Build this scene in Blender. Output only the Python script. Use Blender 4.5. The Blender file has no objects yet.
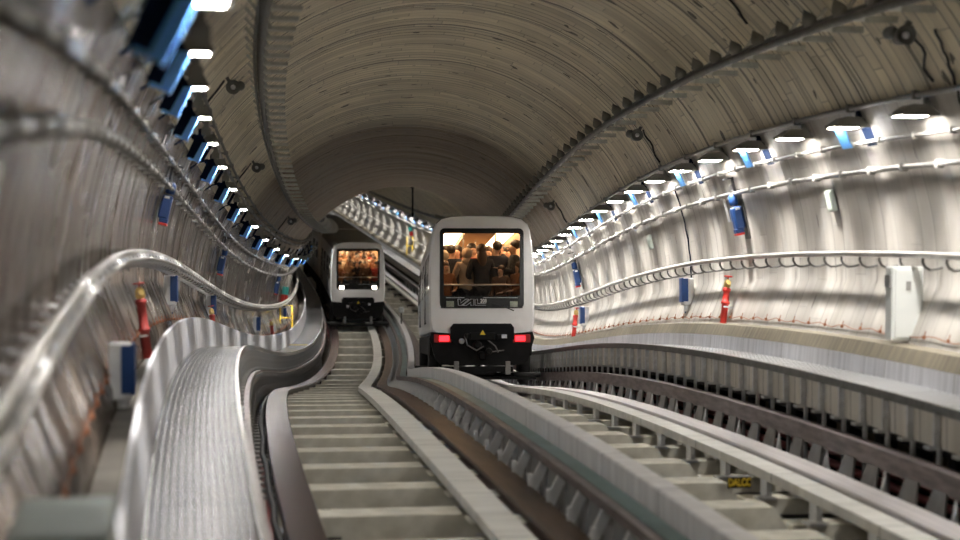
import bpy, math, random
import numpy as np
from mathutils import Vector, Matrix, Euler
random.seed(7)
sc = bpy.context.scene
C = sc.collection
PI = math.pi

# ------------------------------------------------------------------ camera, world, exposure
cam = bpy.data.cameras.new('camera'); camo = bpy.data.objects.new('camera', cam); C.objects.link(camo)
camo.location = (0, 0, 0); camo.rotation_euler = (PI/2, 0, 0)
cam.sensor_width = 36; cam.lens = 60; cam.clip_start = .05; cam.clip_end = 600
cam.dof.use_dof = True; cam.dof.focus_distance = 28; cam.dof.aperture_fstop = 1.15
sc.camera = camo
w = bpy.data.worlds.new('world'); sc.world = w; w.use_nodes = True
w.node_tree.nodes['Background'].inputs[0].default_value = (.5, .5, .5, 1)
w.node_tree.nodes['Background'].inputs[1].default_value = .05
sc.view_settings.view_transform = 'Standard'; sc.view_settings.look = 'None'
sc.view_settings.gamma = 1; sc.view_settings.use_curve_mapping = False
sc.view_settings.exposure = 1.25
LAMP = 50.0      # radiance of the lamp panels
BEAM = 7.5      # watts of each right-hand lamp's beam
BEAML = 9.0
CABIN = 5.0

# ------------------------------------------------------------------ the line of the tunnel
KY = np.array([-8, -1, 3, 6, 9, 12, 15, 18, 21.5, 25, 29, 33, 38, 44, 50, 57, 64, 74, 85, 100, 120, 150.])
KX = np.array([4.75, 3.42, 2.663, 2.1, 1.537, 0.997, 0.504, 0.058, -0.403, -0.804, -1.19, -1.502, -1.804, -2.066, -2.337, -2.842, -3.596, -4.998, -6.874, -9.831, -14.054, -20.468])
KZ = np.array([-3.9, -3.049, -2.564, -2.263, -2.018, -1.838, -1.739, -1.709, -1.754, -1.889, -2.128, -2.396, -2.678, -2.866, -2.84, -2.51, -2.09, -1.44, -0.488, 1.08, 3.329, 6.785])
def mk(k):
    n = len(KY); h = np.diff(KY); A = np.zeros((n, n)); b = np.zeros(n); A[0, 0] = A[-1, -1] = 1
    for i in range(1, n-1):
        A[i, i-1] = h[i-1]; A[i, i] = 2*(h[i-1]+h[i]); A[i, i+1] = h[i]
        b[i] = 6*((k[i+1]-k[i])/h[i]-(k[i]-k[i-1])/h[i-1])
    m = np.linalg.solve(A, b)
    def f(y):
        j = int(min(max(np.searchsorted(KY, y)-1, 0), n-2)); t = y-KY[j]; H = h[j]
        return float((m[j]*(H-t)**3+m[j+1]*t**3)/(6*H)+(k[j]/H-m[j]*H/6)*(H-t)+(k[j+1]/H-m[j+1]*H/6)*t)
    return f
fX = mk(KX); fZ = mk(KZ)
Y0, Y1 = -7.5, 149.0
def P(Y, u, v):
    d = (fX(Y+.05)-fX(Y-.05))/.1; n = math.sqrt(1+d*d)
    return Vector((fX(Y)+u/n, Y-u*d/n, fZ(Y)+v))
def yaw(Y): return -math.atan((fX(Y+.05)-fX(Y-.05))/.1)
def pitch(Y): return math.atan((fZ(Y+.05)-fZ(Y-.05))/.1)
def FR(Y, u=0, v=0, tilt=0, p=True):           # frame at a station; tilt leans about the forward axis
    return Matrix.Translation(P(Y, u, v)) @ Euler((0, 0, yaw(Y))).to_matrix().to_4x4() @ Euler((pitch(Y) if p else 0, 0, 0)).to_matrix().to_4x4() @ Euler((0, tilt, 0)).to_matrix().to_4x4()
_s = {}
def arc(Y): return Y*1.012
WR, WC = 3.9, 1.6
def wallu(v): return math.sqrt(max(WR*WR-(v-WC)**2, 0)) if v >= 1.6 else 3.66+.24*max(v-1.0, 0)/.6
def walltilt(v): return math.asin((v-WC)/WR) if v >= 1.6 else 0

# ------------------------------------------------------------------ materials
def mat(name, col, rough=.6, metal=0, emit=None, es=0, noise=.0, nscale=8, bump=0, col2=None, uv=False, spec=.5, stretch=None, coat=0):
    m = bpy.data.materials.new(name); m.use_nodes = True; nt = m.node_tree; N = nt.nodes; L = nt.links
    b = N['Principled BSDF']; b.inputs['Base Color'].default_value = (*col, 1)
    b.inputs['Roughness'].default_value = rough; b.inputs['Metallic'].default_value = metal
    b.inputs['Specular IOR Level'].default_value = spec; b.inputs['Coat Weight'].default_value = coat
    if emit: b.inputs['Emission Color'].default_value = (*emit, 1); b.inputs['Emission Strength'].default_value = es
    if noise or bump:
        tc = N.new('ShaderNodeTexCoord'); src = tc.outputs['UV' if uv else 'Object']
        if stretch:
            mp = N.new('ShaderNodeMapping'); mp.inputs['Scale'].default_value = stretch; L.new(src, mp.inputs[0]); src = mp.outputs[0]
        no = N.new('ShaderNodeTexNoise'); no.inputs['Scale'].default_value = nscale; no.inputs['Detail'].default_value = 5
        L.new(src, no.inputs['Vector'])
        if noise:
            r = N.new('ShaderNodeMix'); r.data_type = 'RGBA'
            c2 = col2 or tuple(c*(1-noise) for c in col)
            mr = N.new('ShaderNodeMapRange'); mr.inputs[1].default_value = .35; mr.inputs[2].default_value = .65
            L.new(no.outputs['Fac'], mr.inputs[0]); L.new(mr.outputs[0], r.inputs[0])
            r.inputs[6].default_value = (*col, 1); r.inputs[7].default_value = (*c2, 1)
            L.new(r.outputs[2], b.inputs['Base Color'])
        if bump:
            bp = N.new('ShaderNodeBump'); bp.inputs['Strength'].default_value = bump; bp.inputs['Distance'].default_value = .02
            L.new(no.outputs['Fac'], bp.inputs['Height']); L.new(bp.outputs[0], b.inputs['Normal'])
    return m

def math_node(nt, op, a, b=None, c=None):
    n = nt.nodes.new('ShaderNodeMath'); n.operation = op
    for i, x in enumerate((a, b, c)):
        if x is None: continue
        if isinstance(x, (int, float)): n.inputs[i].default_value = x
        else: nt.links.new(x, n.inputs[i])
    return n.outputs[0]

def board_concrete(name, c1, c2, dark, rough=.55, boards=.17, spec=.5, lines=1.0, dark_span=None, wave=.11):
    """shuttered concrete: board marks run round the ring (constant U), streaks and cracks"""
    m = bpy.data.materials.new(name); m.use_nodes = True; nt = m.node_tree; N = nt.nodes; L = nt.links
    b = N['Principled BSDF']; b.inputs['Specular IOR Level'].default_value = spec
    tc = N.new('ShaderNodeTexCoord'); sp = N.new('ShaderNodeSeparateXYZ'); L.new(tc.outputs['UV'], sp.inputs[0])
    U, V = sp.outputs[0], sp.outputs[1]
    # gently wandering board edges
    nz = N.new('ShaderNodeTexNoise'); nz.inputs['Scale'].default_value = .6; nz.inputs['Detail'].default_value = 2; L.new(tc.outputs['UV'], nz.inputs['Vector'])
    Uw = math_node(nt, 'ADD', U, math_node(nt, 'MULTIPLY', nz.outputs['Fac'], .12))
    u = math_node(nt, 'DIVIDE', Uw, boards)
    bi = math_node(nt, 'FLOOR', u); fr = math_node(nt, 'FRACT', u)
    edge = math_node(nt, 'LESS_THAN', math_node(nt, 'ABSOLUTE', math_node(nt, 'SUBTRACT', fr, .5)), .41 if dark_span else .45)   # 1 inside the board
    wn = N.new('ShaderNodeTexWhiteNoise'); wn.noise_dimensions = '1D'; L.new(bi, wn.inputs['W'])
    off = math_node(nt, 'MULTIPLY', wn.outputs['Value'], 7.3)
    vb = math_node(nt, 'FLOOR', math_node(nt, 'DIVIDE', math_node(nt, 'ADD', V, off), 1.3))
    cb = N.new('ShaderNodeCombineXYZ'); L.new(bi, cb.inputs[0]); L.new(vb, cb.inputs[1])
    w2 = N.new('ShaderNodeTexWhiteNoise'); w2.noise_dimensions = '3D'; L.new(cb.outputs[0], w2.inputs['Vector'])
    vfr = math_node(nt, 'FRACT', math_node(nt, 'DIVIDE', math_node(nt, 'ADD', V, off), 1.3))
    joint = math_node(nt, 'LESS_THAN', vfr, .012)
    # streak noise stretched along the ring
    mp = N.new('ShaderNodeMapping'); mp.inputs['Scale'].default_value = (9, .5, 1); L.new(tc.outputs['UV'], mp.inputs[0])
    st = N.new('ShaderNodeTexNoise'); st.inputs['Scale'].default_value = 1; st.inputs['Detail'].default_value = 4; L.new(mp.outputs[0], st.inputs['Vector'])
    mp2 = N.new('ShaderNodeMapping'); mp2.inputs['Scale'].default_value = (.35, .5, 1); L.new(tc.outputs['UV'], mp2.inputs[0])
    bg = N.new('ShaderNodeTexNoise'); bg.inputs['Scale'].default_value = 1.6; bg.inputs['Detail'].default_value = 6; L.new(mp2.outputs[0], bg.inputs['Vector'])
    mp3 = N.new('ShaderNodeMapping'); mp3.inputs['Scale'].default_value = (4.5, 2.6, 1) if dark_span else (10, 1.9, 1); L.new(tc.outputs['UV'], mp3.inputs[0])
    ck = N.new('ShaderNodeTexNoise'); ck.inputs['Scale'].default_value = 1; ck.inputs['Detail'].default_value = 1; L.new(mp3.outputs[0], ck.inputs['Vector'])
    crack = math_node(nt, 'GREATER_THAN', ck.outputs['Fac'], .705 if dark_span else .74)
    ring = None
    if dark_span:
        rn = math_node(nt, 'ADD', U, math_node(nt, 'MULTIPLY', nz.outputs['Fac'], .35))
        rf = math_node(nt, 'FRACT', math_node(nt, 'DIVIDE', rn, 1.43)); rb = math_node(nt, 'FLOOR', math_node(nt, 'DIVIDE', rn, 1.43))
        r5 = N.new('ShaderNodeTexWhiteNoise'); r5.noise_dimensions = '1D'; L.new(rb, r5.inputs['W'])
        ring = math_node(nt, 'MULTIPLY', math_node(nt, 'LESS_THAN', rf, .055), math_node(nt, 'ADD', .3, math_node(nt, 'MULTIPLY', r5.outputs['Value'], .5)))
    # board tone + streaks + patches
    t = math_node(nt, 'ADD', math_node(nt, 'MULTIPLY', w2.outputs['Value'], .3), math_node(nt, 'MULTIPLY', st.outputs['Fac'], .65))
    t = math_node(nt, 'ADD', t, math_node(nt, 'MULTIPLY', bg.outputs['Fac'], .7))
    mr = N.new('ShaderNodeMapRange'); mr.inputs[1].default_value = .5; mr.inputs[2].default_value = 1.1; L.new(t, mr.inputs[0])
    mx = N.new('ShaderNodeMix'); mx.data_type = 'RGBA'; L.new(mr.outputs[0], mx.inputs[0]); mx.inputs[6].default_value = (*c2, 1); mx.inputs[7].default_value = (*c1, 1)
    # lines
    rnd = N.new('ShaderNodeTexNoise'); rnd.inputs['Scale'].default_value = .9; L.new(tc.outputs['UV'], rnd.inputs['Vector'])
    ln = math_node(nt, 'MULTIPLY', math_node(nt, 'SUBTRACT', 1.0, edge), math_node(nt, 'ADD', math_node(nt, 'MULTIPLY', math_node(nt, 'POWER', wn.outputs['Value'], 2.0), 1.0*lines), .10*lines))
    dk = math_node(nt, 'MAXIMUM', math_node(nt, 'MAXIMUM', ln, math_node(nt, 'MULTIPLY', joint, .35*lines)), math_node(nt, 'MULTIPLY', crack, .85))
    if ring is not None: dk = math_node(nt, 'MAXIMUM', dk, ring)
    m2 = N.new('ShaderNodeMix'); m2.data_type = 'RGBA'; L.new(dk, m2.inputs[0]); L.new(mx.outputs[2], m2.inputs[6]); m2.inputs[7].default_value = (*dark, 1)
    if dark_span:      # a darker length of lining with a ragged start and end
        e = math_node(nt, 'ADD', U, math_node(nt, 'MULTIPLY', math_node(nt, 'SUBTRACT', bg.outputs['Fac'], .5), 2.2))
        r1 = N.new('ShaderNodeMapRange'); r1.inputs[1].default_value = dark_span[0]-.8; r1.inputs[2].default_value = dark_span[0]+.8; L.new(e, r1.inputs[0])
        r2 = N.new('ShaderNodeMapRange'); r2.inputs[1].default_value = dark_span[1]-3; r2.inputs[2].default_value = dark_span[1]+3; r2.inputs[3].default_value = 1; r2.inputs[4].default_value = 0; L.new(e, r2.inputs[0])
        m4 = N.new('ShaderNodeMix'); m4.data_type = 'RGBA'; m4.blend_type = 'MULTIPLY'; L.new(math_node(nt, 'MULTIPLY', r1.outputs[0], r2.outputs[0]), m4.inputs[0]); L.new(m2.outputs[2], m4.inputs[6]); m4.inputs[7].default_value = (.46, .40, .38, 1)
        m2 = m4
    L.new(m2.outputs[2], b.inputs['Base Color'])
    rr = N.new('ShaderNodeMapRange'); rr.inputs[3].default_value = rough-.12; rr.inputs[4].default_value = rough+.15; L.new(bg.outputs['Fac'], rr.inputs[0]); L.new(rr.outputs[0], b.inputs['Roughness'])
    bp = N.new('ShaderNodeBump'); bp.inputs['Strength'].default_value = .6; bp.inputs['Distance'].default_value = .012
    hh = math_node(nt, 'ADD', math_node(nt, 'MULTIPLY', edge, .5), math_node(nt, 'MULTIPLY', w2.outputs['Value'], .5))
    hh = math_node(nt, 'ADD', hh, math_node(nt, 'MULTIPLY', st.outputs['Fac'], .5))
    L.new(hh, bp.inputs['Height'])
    # long gentle waves of the cast surface from ring to ring
    cu = N.new('ShaderNodeCombineXYZ'); L.new(math_node(nt, 'MULTIPLY', U, 1.9), cu.inputs[0]); L.new(math_node(nt, 'MULTIPLY', V, .12), cu.inputs[1])
    wv = N.new('ShaderNodeTexNoise'); wv.inputs['Scale'].default_value = 1; wv.inputs['Detail'].default_value = 1; L.new(cu.outputs[0], wv.inputs['Vector'])
    b2 = N.new('ShaderNodeBump'); b2.inputs['Strength'].default_value = 1; b2.inputs['Distance'].default_value = wave
    L.new(wv.outputs['Fac'], b2.inputs['Height']); L.new(bp.outputs[0], b2.inputs['Normal']); L.new(b2.outputs[0], b.inputs['Normal'])
    return m

def grating(name, col, rough=.33, metal=.85):
    m = bpy.data.materials.new(name); m.use_nodes = True; nt = m.node_tree; N = nt.nodes; L = nt.links
    b = N['Principled BSDF']; b.inputs['Roughness'].default_value = rough; b.inputs['Metallic'].default_value = metal
    tc = N.new('ShaderNodeTexCoord'); sp = N.new('ShaderNodeSeparateXYZ'); L.new(tc.outputs['UV'], sp.inputs[0])
    a = math_node(nt, 'SINE', math_node(nt, 'MULTIPLY', sp.outputs[0], 2*PI/.16))
    c = math_node(nt, 'SINE', math_node(nt, 'MULTIPLY', sp.outputs[1], 2*PI/.045))
    a = math_node(nt, 'SUBTRACT', math_node(nt, 'MULTIPLY', a, 2.2), 1.2)
    h = math_node(nt, 'MAXIMUM', a, c)
    pan = math_node(nt, 'FLOOR', math_node(nt, 'DIVIDE', sp.outputs[0], 1.05))
    wn = N.new('ShaderNodeTexWhiteNoise'); wn.noise_dimensions = '1D'; L.new(pan, wn.inputs['W'])
    gap = math_node(nt, 'LESS_THAN', math_node(nt, 'FRACT', math_node(nt, 'DIVIDE', sp.outputs[0], 1.05)), .02)
    mr = N.new('ShaderNodeMapRange'); mr.inputs[1].default_value = -.6; mr.inputs[2].default_value = .6; mr.inputs[3].default_value = .03; mr.inputs[4].default_value = 1; L.new(h, mr.inputs[0])
    k = math_node(nt, 'MULTIPLY', mr.outputs[0], math_node(nt, 'SUBTRACT', 1.0, math_node(nt, 'MULTIPLY', gap, .7)))
    k = math_node(nt, 'MULTIPLY', k, math_node(nt, 'ADD', .85, math_node(nt, 'MULTIPLY', wn.outputs['Value'], .15)))
    mx = N.new('ShaderNodeMix'); mx.data_type = 'RGBA'; L.new(k, mx.inputs[0]); mx.inputs[6].default_value = (.01, .01, .012, 1); mx.inputs[7].default_value = (*col, 1)
    L.new(mx.outputs[2], b.inputs['Base Color'])
    bp = N.new('ShaderNodeBump'); bp.inputs['Strength'].default_value = .35; bp.inputs['Distance'].default_value = .004
    L.new(h, bp.inputs['Height']); L.new(bp.outputs[0], b.inputs['Normal'])
    return m

def seg_concrete(name, col, col2, period, rough=.7, gapcol=(.1, .09, .08), streak=(5, .6, 1)):
    m = mat(name, col, rough, noise=.25, nscale=1.5, uv=True, col2=col2, bump=.15, stretch=streak)
    nt = m.node_tree; N = nt.nodes; L = nt.links; b = N['Principled BSDF']
    src = b.inputs['Base Color'].links[0].from_socket
    tc = N.new('ShaderNodeTexCoord'); sp = N.new('ShaderNodeSeparateXYZ'); L.new(tc.outputs['UV'], sp.inputs[0])
    g = math_node(nt, 'LESS_THAN', math_node(nt, 'FRACT', math_node(nt, 'DIVIDE', sp.outputs[0], period)), .012/period)
    mx = N.new('ShaderNodeMix'); mx.data_type = 'RGBA'; L.new(g, mx.inputs[0]); L.new(src, mx.inputs[6]); mx.inputs[7].default_value = (*gapcol, 1)
    L.new(mx.outputs[2], b.inputs['Base Color'])
    return m

M = {}
M['lining'] = board_concrete('vault_lining', (.86, .78, .60), (.46, .405, .295), (.02, .016, .012), rough=.5, boards=.21, spec=.4, dark_span=(33.8, 61))
M['liningr'] = board_concrete('right_wall_lining', (.50, .475, .44), (.33, .305, .27), (.06, .05, .042), rough=.42, boards=.30, spec=.5, lines=.55, wave=.16)
M['liningl'] = board_concrete('left_wall_lining', (.15, .118, .094), (.06, .046, .036), (.02, .015, .012), rough=.24, boards=.26, spec=1.0, lines=.8, wave=.26)  # same concrete; the dimmer light on this side is put into its colour
M['floor'] = mat('bed_floor', (.10, .088, .072), .85, noise=.5, nscale=3)
M['sleeper'] = mat('sleeper_concrete', (.80, .77, .67), .75, noise=.3, nscale=5, col2=(.58, .55, .45), bump=.1)
M['strip'] = seg_concrete('pale_strip', (.86, .85, .80), (.72, .71, .66), 2.3, rough=.55)
M['divider'] = seg_concrete('divider_concrete', (.78, .76, .75), (.60, .58, .575), 1.6, rough=.7)
M['kerb'] = seg_concrete('kerb_concrete', (.20, .17, .12), (.11, .095, .065), 1.5, rough=.75, streak=(9, .4, 1))
M['kerbmetal'] = seg_concrete('kerb_plate', (.66, .66, .69), (.46, .46, .49), 1.5, rough=.45, streak=(9, .4, 1))
M['brown'] = mat('rusty_brown_steel', (.085, .055, .043), .38, .75, noise=.5, nscale=2, uv=True, stretch=(.6, 6, 1), col2=(.16, .10, .075))
M['purple'] = mat('worn_purple_steel', (.16, .11, .12), .26, .7, noise=.4, nscale=2, uv=True, stretch=(.8, 4, 1), col2=(.14, .10, .10))
M['polished'] = mat('polished_steel', (.76, .71, .71), .38, .25, noise=.2, nscale=2, uv=True, stretch=(.4, 10, 1))
M['rust'] = mat('rust_gap', (.16, .07, .035), .8, noise=.5, nscale=20)
M['guide'] = mat('guide_bar_steel', (.14, .115, .115), .45, .6, noise=.6, nscale=3, uv=True, stretch=(1, 5, 1), col2=(.26, .22, .21))
M['guidelight'] = mat('pale_guide_bar', (.42, .38, .37), .4, .5, noise=.3, nscale=3, uv=True, stretch=(1, 5, 1), col2=(.32, .26, .26))
M['bracket'] = mat('pale_bracket', (.85, .86, .87), .5, .1, noise=.2, nscale=6)
M['bracketgrey'] = mat('grey_bracket', (.30, .295, .285), .55, .3, noise=.2, nscale=6)
M['teal'] = mat('teal_duct', (.26, .40, .41), .35, .2, noise=.3, nscale=2)
M['galv'] = mat('galvanised', (.72, .73, .74), .45, .15, noise=.25, nscale=12)
M['rack'] = mat('rack_plate', (.60, .60, .54), .55, .4, noise=.3, nscale=9)
M['darkgalv'] = mat('dark_galvanised', (.20, .20, .19), .5, .6, noise=.25, nscale=12)
M['fascia'] = seg_concrete('fascia_panel', (.72, .69, .63), (.58, .55, .49), .5, rough=.7)
M['grate'] = grating('walkway_grating', (.80, .81, .83))
M['conduit'] = mat('grey_conduit', (.30, .29, .27), .45, .4, noise=.15, nscale=10)
M['hook'] = mat('dull_hook', (.13, .125, .12), .5, .4)
M['gratel'] = grating('dark_walkway_grating', (.36, .36, .37), rough=.26, metal=.95)  # darker, shinier grating for the left deck
M['pipe'] = mat('bright_conduit', (.62, .60, .57), .28, .85, noise=.15, nscale=10)
M['cable'] = mat('black_cable', (.018, .018, .02), .5)
M['redcable'] = mat('dull_red_cable', (.22, .04, .04), .5)
M['copper'] = mat('copper_wire', (.30, .12, .06), .5, .4)
M['blue'] = mat('sky_blue_paint', (.13, .42, .95), .45)
M['navy'] = mat('navy_paint', (.003, .008, .024), .9, spec=.1)
M['midblue'] = mat('blue_paint', (.015, .055, .19), .4)
M['housing'] = mat('lamp_housing', (.20, .19, .165), .55, .3)
M['lamp'] = mat('lamp_panel', (.9, .9, .9), .4, emit=(1, .965, .91), es=LAMP)
M['lampleft'] = mat('left_lamp_panel', (.9, .9, .9), .4, emit=(1, .965, .91), es=LAMP*1.5)
M['cabinet'] = mat('pale_cabinet', (.66, .68, .66), .45)
M['cabinetdark'] = mat('grey_green_cabinet', (.32, .36, .34), .5)
M['plaque'] = mat('pale_green_box', (.50, .56, .50), .5)
M['red'] = mat('red_paint', (.60, .04, .03), .4)
M['darkred'] = mat('dark_red_paint', (.30, .03, .025), .45)
M['brass'] = mat('brass', (.75, .55, .20), .3, .9)
M['yellow'] = mat('yellow_paint', (.80, .55, .03), .5)
M['black'] = mat('black_plastic', (.005, .005, .006), .5, spec=.15)
M['blackmatte'] = mat('black_underframe', (.007, .0065, .0065), .6, spec=.2, noise=.4, nscale=9)
M['rubber'] = mat('tyre_rubber', (.018, .018, .018), .75, bump=.2, nscale=40)
M['steel'] = mat('bare_steel', (.45, .44, .43), .4, .8)
M['white'] = mat('white_car_paint', (.90, .89, .88), .28, noise=.06, nscale=2, coat=.4)
M['whiteroof'] = mat('dusty_roof', (.26, .25, .22), .6, noise=.2, nscale=2)
M['gasket'] = mat('black_window_frame', (.008, .008, .009), .25)
M['cream'] = mat('cream_lining', (.55, .42, .29), .5)
M['ceilglow'] = mat('cabin_light', (1, .9, .7), .4, emit=(1, .70, .40), es=CABIN)
M['tail'] = mat('tail_light', (.9, .05, .05), .4, emit=(1, .012, .02), es=2.2)
M['tailcase'] = mat('tail_lens', (.35, .01, .01), .3)
M['head'] = mat('head_light', (1, .95, .85), .3, emit=(1, .90, .75), es=14)
M['lensoff'] = mat('unlit_lens', (.42, .45, .36), .2, noise=.4, nscale=60)
M['lettering'] = mat('grey_lettering', (.45, .45, .46), .5)
M['letterwhite'] = mat('white_lettering', (.8, .8, .8), .5)
M['turq'] = mat('turquoise_plate', (.05, .45, .42), .5)
M['skin'] = mat('skin', (.58, .34, .22), .55)
M['haird'] = mat('dark_hair', (.02, .013, .009), .5)
M['hairb'] = mat('brown_hair', (.07, .035, .018), .5)
M['hairg'] = mat('grey_hair', (.35, .32, .28), .5)
M['trousers'] = mat('dark_trousers', (.02, .022, .03), .8)
def glass():
    m = bpy.data.materials.new('window_glass'); m.use_nodes = True; nt = m.node_tree; N = nt.nodes
    for n in list(N): N.remove(n)
    o = N.new('ShaderNodeOutputMaterial'); t = N.new('ShaderNodeBsdfTransparent'); g = N.new('ShaderNodeBsdfGlossy'); g.inputs['Roughness'].default_value = .05
    t.inputs[0].default_value = (.92, .9, .88, 1)
    mx = N.new('ShaderNodeMixShader'); f = N.new('ShaderNodeFresnel'); f.inputs[0].default_value = 1.45
    nt.links.new(f.outputs[0], mx.inputs[0]); nt.links.new(t.outputs[0], mx.inputs[1]); nt.links.new(g.outputs[0], mx.inputs[2]); nt.links.new(mx.outputs[0], o.inputs[0])
    return m
M['glass'] = glass()

# ------------------------------------------------------------------ mesh builder
class MB:
    def __init__(s): s.v = []; s.f = []; s.uv = []; s.sm = []
    def add(s, vs, fs, uvs=None, smooth=False):
        o = len(s.v); s.v += [tuple(a) for a in vs]
        for i, f in enumerate(fs):
            s.f.append(tuple(o+k for k in f)); s.sm.append(smooth)
            s.uv.append(uvs[i] if uvs else None)
    def box(s, c, d, m=None, bev=0):
        x, y, z = d[0]/2, d[1]/2, d[2]/2; b = min(bev, x*.9, y*.9, z*.9)
        T = Matrix.Translation(c) @ (m.to_4x4() if m is not None else Matrix())
        if b <= 0:
            vs = [T @ Vector((i*x, j*y, k*z)) for i in (-1, 1) for j in (-1, 1) for k in (-1, 1)]
            s.add(vs, [(0, 1, 3, 2), (4, 6, 7, 5), (0, 4, 5, 1), (2, 3, 7, 6), (0, 2, 6, 4), (1, 5, 7, 3)])
        else:
            # chamfered box: 8 corners x 3 verts
            vs = []; ix = {}
            for i in (-1, 1):
                for j in (-1, 1):
                    for k in (-1, 1):
                        for a, q in enumerate(((i*x, j*(y-b), k*(z-b)), (i*(x-b), j*y, k*(z-b)), (i*(x-b), j*(y-b), k*z))):
                            ix[(i, j, k, a)] = len(vs); vs.append(T @ Vector(q))
            fs = []
            for a in range(3):
                for sgn in (-1, 1):
                    o1, o2 = [q for q in range(3) if q != a]
                    cs = []
                    for (p, r) in ((-1, -1), (1, -1), (1, 1), (-1, 1)):
                        k = [0, 0, 0]; k[a] = sgn; k[o1] = p; k[o2] = r; cs.append(ix[(*k, a)])
                    fs.append(cs if (sgn > 0) ^ (a == 1) else cs[::-1])
            for a in range(3):
                o1, o2 = [q for q in range(3) if q != a]
                for p in (-1, 1):
                    for r in (-1, 1):
                        k1 = [0, 0, 0]; k1[a] = -1; k1[o1] = p; k1[o2] = r; k2 = list(k1); k2[a] = 1
                        fs.append([ix[(*k1, o1)], ix[(*k2, o1)], ix[(*k2, o2)], ix[(*k1, o2)]])
            for i in (-1, 1):
                for j in (-1, 1):
                    for k in (-1, 1): fs.append([ix[(i, j, k, 0)], ix[(i, j, k, 1)], ix[(i, j, k, 2)]])
            s.add(vs, fs)
    def prism(s, pts, a, b, axis='y', m=None):      # 2D outline extruded from a to b
        n = len(pts); vs = []
        for q in (a, b):
            for (p, r) in pts:
                vs.append(Vector((p, q, r)) if axis == 'y' else (Vector((q, p, r)) if axis == 'x' else Vector((p, r, q))))
        if m is not None: vs = [m @ v for v in vs]
        fs = [tuple(range(n)), tuple(range(2*n-1, n-1, -1))]+[(i, i+n, (i+1) % n+n, (i+1) % n) for i in range(n)]
        s.add(vs, fs)
    def tube(s, pts, r, n=8, cap=True, smooth=True):
        pts = [Vector(p) for p in pts]; k = len(pts); vs = []; up = None
        rr = r if isinstance(r, (list, tuple)) else [r]*k
        for i in range(k):
            t = (pts[min(i+1, k-1)]-pts[max(i-1, 0)]).normalized()
            if up is None:
                up = Vector((0, 0, 1)) if abs(t.z) < .9 else Vector((1, 0, 0))
            a = t.cross(up)
            if a.length < 1e-4: a = t.cross(Vector((.3, .8, .1)))
            a.normalize(); b = a.cross(t).normalized(); up = b
            for j in range(n):
                g = 2*PI*j/n; vs.append(pts[i]+(a*math.cos(g)+b*math.sin(g))*rr[i])
        fs = [(i*n+j, i*n+(j+1) % n, (i+1)*n+(j+1) % n, (i+1)*n+j) for i in range(k-1) for j in range(n)]
        s.add(vs, fs, smooth=smooth)
        if cap: s.add(vs[:n], [tuple(range(n))[::-1]]); s.add(vs[-n:], [tuple(range(n))])
    def lathe(s, prof, n=20, m=None, smooth=True):   # prof (radius, axis) turned about local z
        m = m if m is not None else Matrix(); vs = []; k = len(prof)
        for (r, z) in prof:
            for j in range(n):
                g = 2*PI*j/n; vs.append(m @ Vector((r*math.cos(g), r*math.sin(g), z)))
        fs = [(i*n+j, i*n+(j+1) % n, (i+1)*n+(j+1) % n, (i+1)*n+j) for i in range(k-1) for j in range(n)]
        s.add(vs, fs, smooth=smooth); s.add(vs[:n], [tuple(range(n))[::-1]]); s.add(vs[-n:], [tuple(range(n))])
    def build(s, name, m, parent=None, mx=None):
        me = bpy.data.meshes.new(name); me.from_pydata(s.v, [], s.f)
        me.polygons.foreach_set('use_smooth', s.sm)
        if any(q for q in s.uv):
            ul = me.uv_layers.new(name='UVMap'); i = 0
            for f, q in zip(s.f, s.uv):
                for j in range(len(f)):
                    ul.data[i].uv = q[j] if q else (0, 0); i += 1
        for mm in (m if isinstance(m, (list, tuple)) else [m]): me.materials.append(mm)
        o = bpy.data.objects.new(name, me); C.objects.link(o)
        if parent is not None: o.parent = parent
        if mx is not None:
            if parent is None: o.matrix_world = mx
            else: o.matrix_local = mx
        return o
def fixnormals(o):
    import bmesh
    bm = bmesh.new(); bm.from_mesh(o.data); bmesh.ops.recalc_face_normals(bm, faces=bm.faces); bm.to_mesh(o.data); bm.free(); return o

def sweep(name, prof, m, a=Y0, b=Y1, closed=True, parent=None, step=None, smooth=False, flip=False):
    """carry a cross-section (u,v) along the line; UV = (metres along, metres round)"""
    mb = MB(); Y = a; st = []
    while Y < b-1e-6:
        st.append(Y); Y += step or (.5 if Y < 60 else 1.2)
    st.append(b)
    n = len(prof); L = [0]
    for i in range(n if closed else n-1):
        p, q = prof[i], prof[(i+1) % n]; L.append(L[-1]+math.hypot(q[0]-p[0], q[1]-p[1]))
    vs = [P(Y, *p) for Y in st for p in prof]; fs = []; uv = []
    for i in range(len(st)-1):
        for j in range(n if closed else n-1):
            k = (j+1) % n; A = arc(st[i]); B = arc(st[i+1])
            f = (i*n+j, i*n+k, (i+1)*n+k, (i+1)*n+j); q = ((A, L[j]), (A, L[j+1]), (B, L[j+1]), (B, L[j]))
            if flip: f = f[::-1]; q = q[::-1]
            fs.append(f); uv.append(q)
    mb.add(vs, fs, uv, smooth)
    if closed:
        mb.add(vs[:n], [tuple(range(n))]); mb.add(vs[-n:], [tuple(range(n))[::-1]])
    o = mb.build(name, m, parent)
    if closed: fixnormals(o)
    return o
def rect(u0, u1, v0, v1): return [(u0, v0), (u1, v0), (u1, v1), (u0, v1)]
def along(a, b, u, v, r, mb, n=8, step=.6, wob=0):
    Y = a; pts = []
    while Y < b: pts.append(P(Y, u+(random.uniform(-wob, wob) if wob else 0), v+(random.uniform(-wob, wob) if wob else 0))); Y += step if Y < 60 else step*2
    pts.append(P(b, u, v)); mb.tube(pts, r, n)

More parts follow.
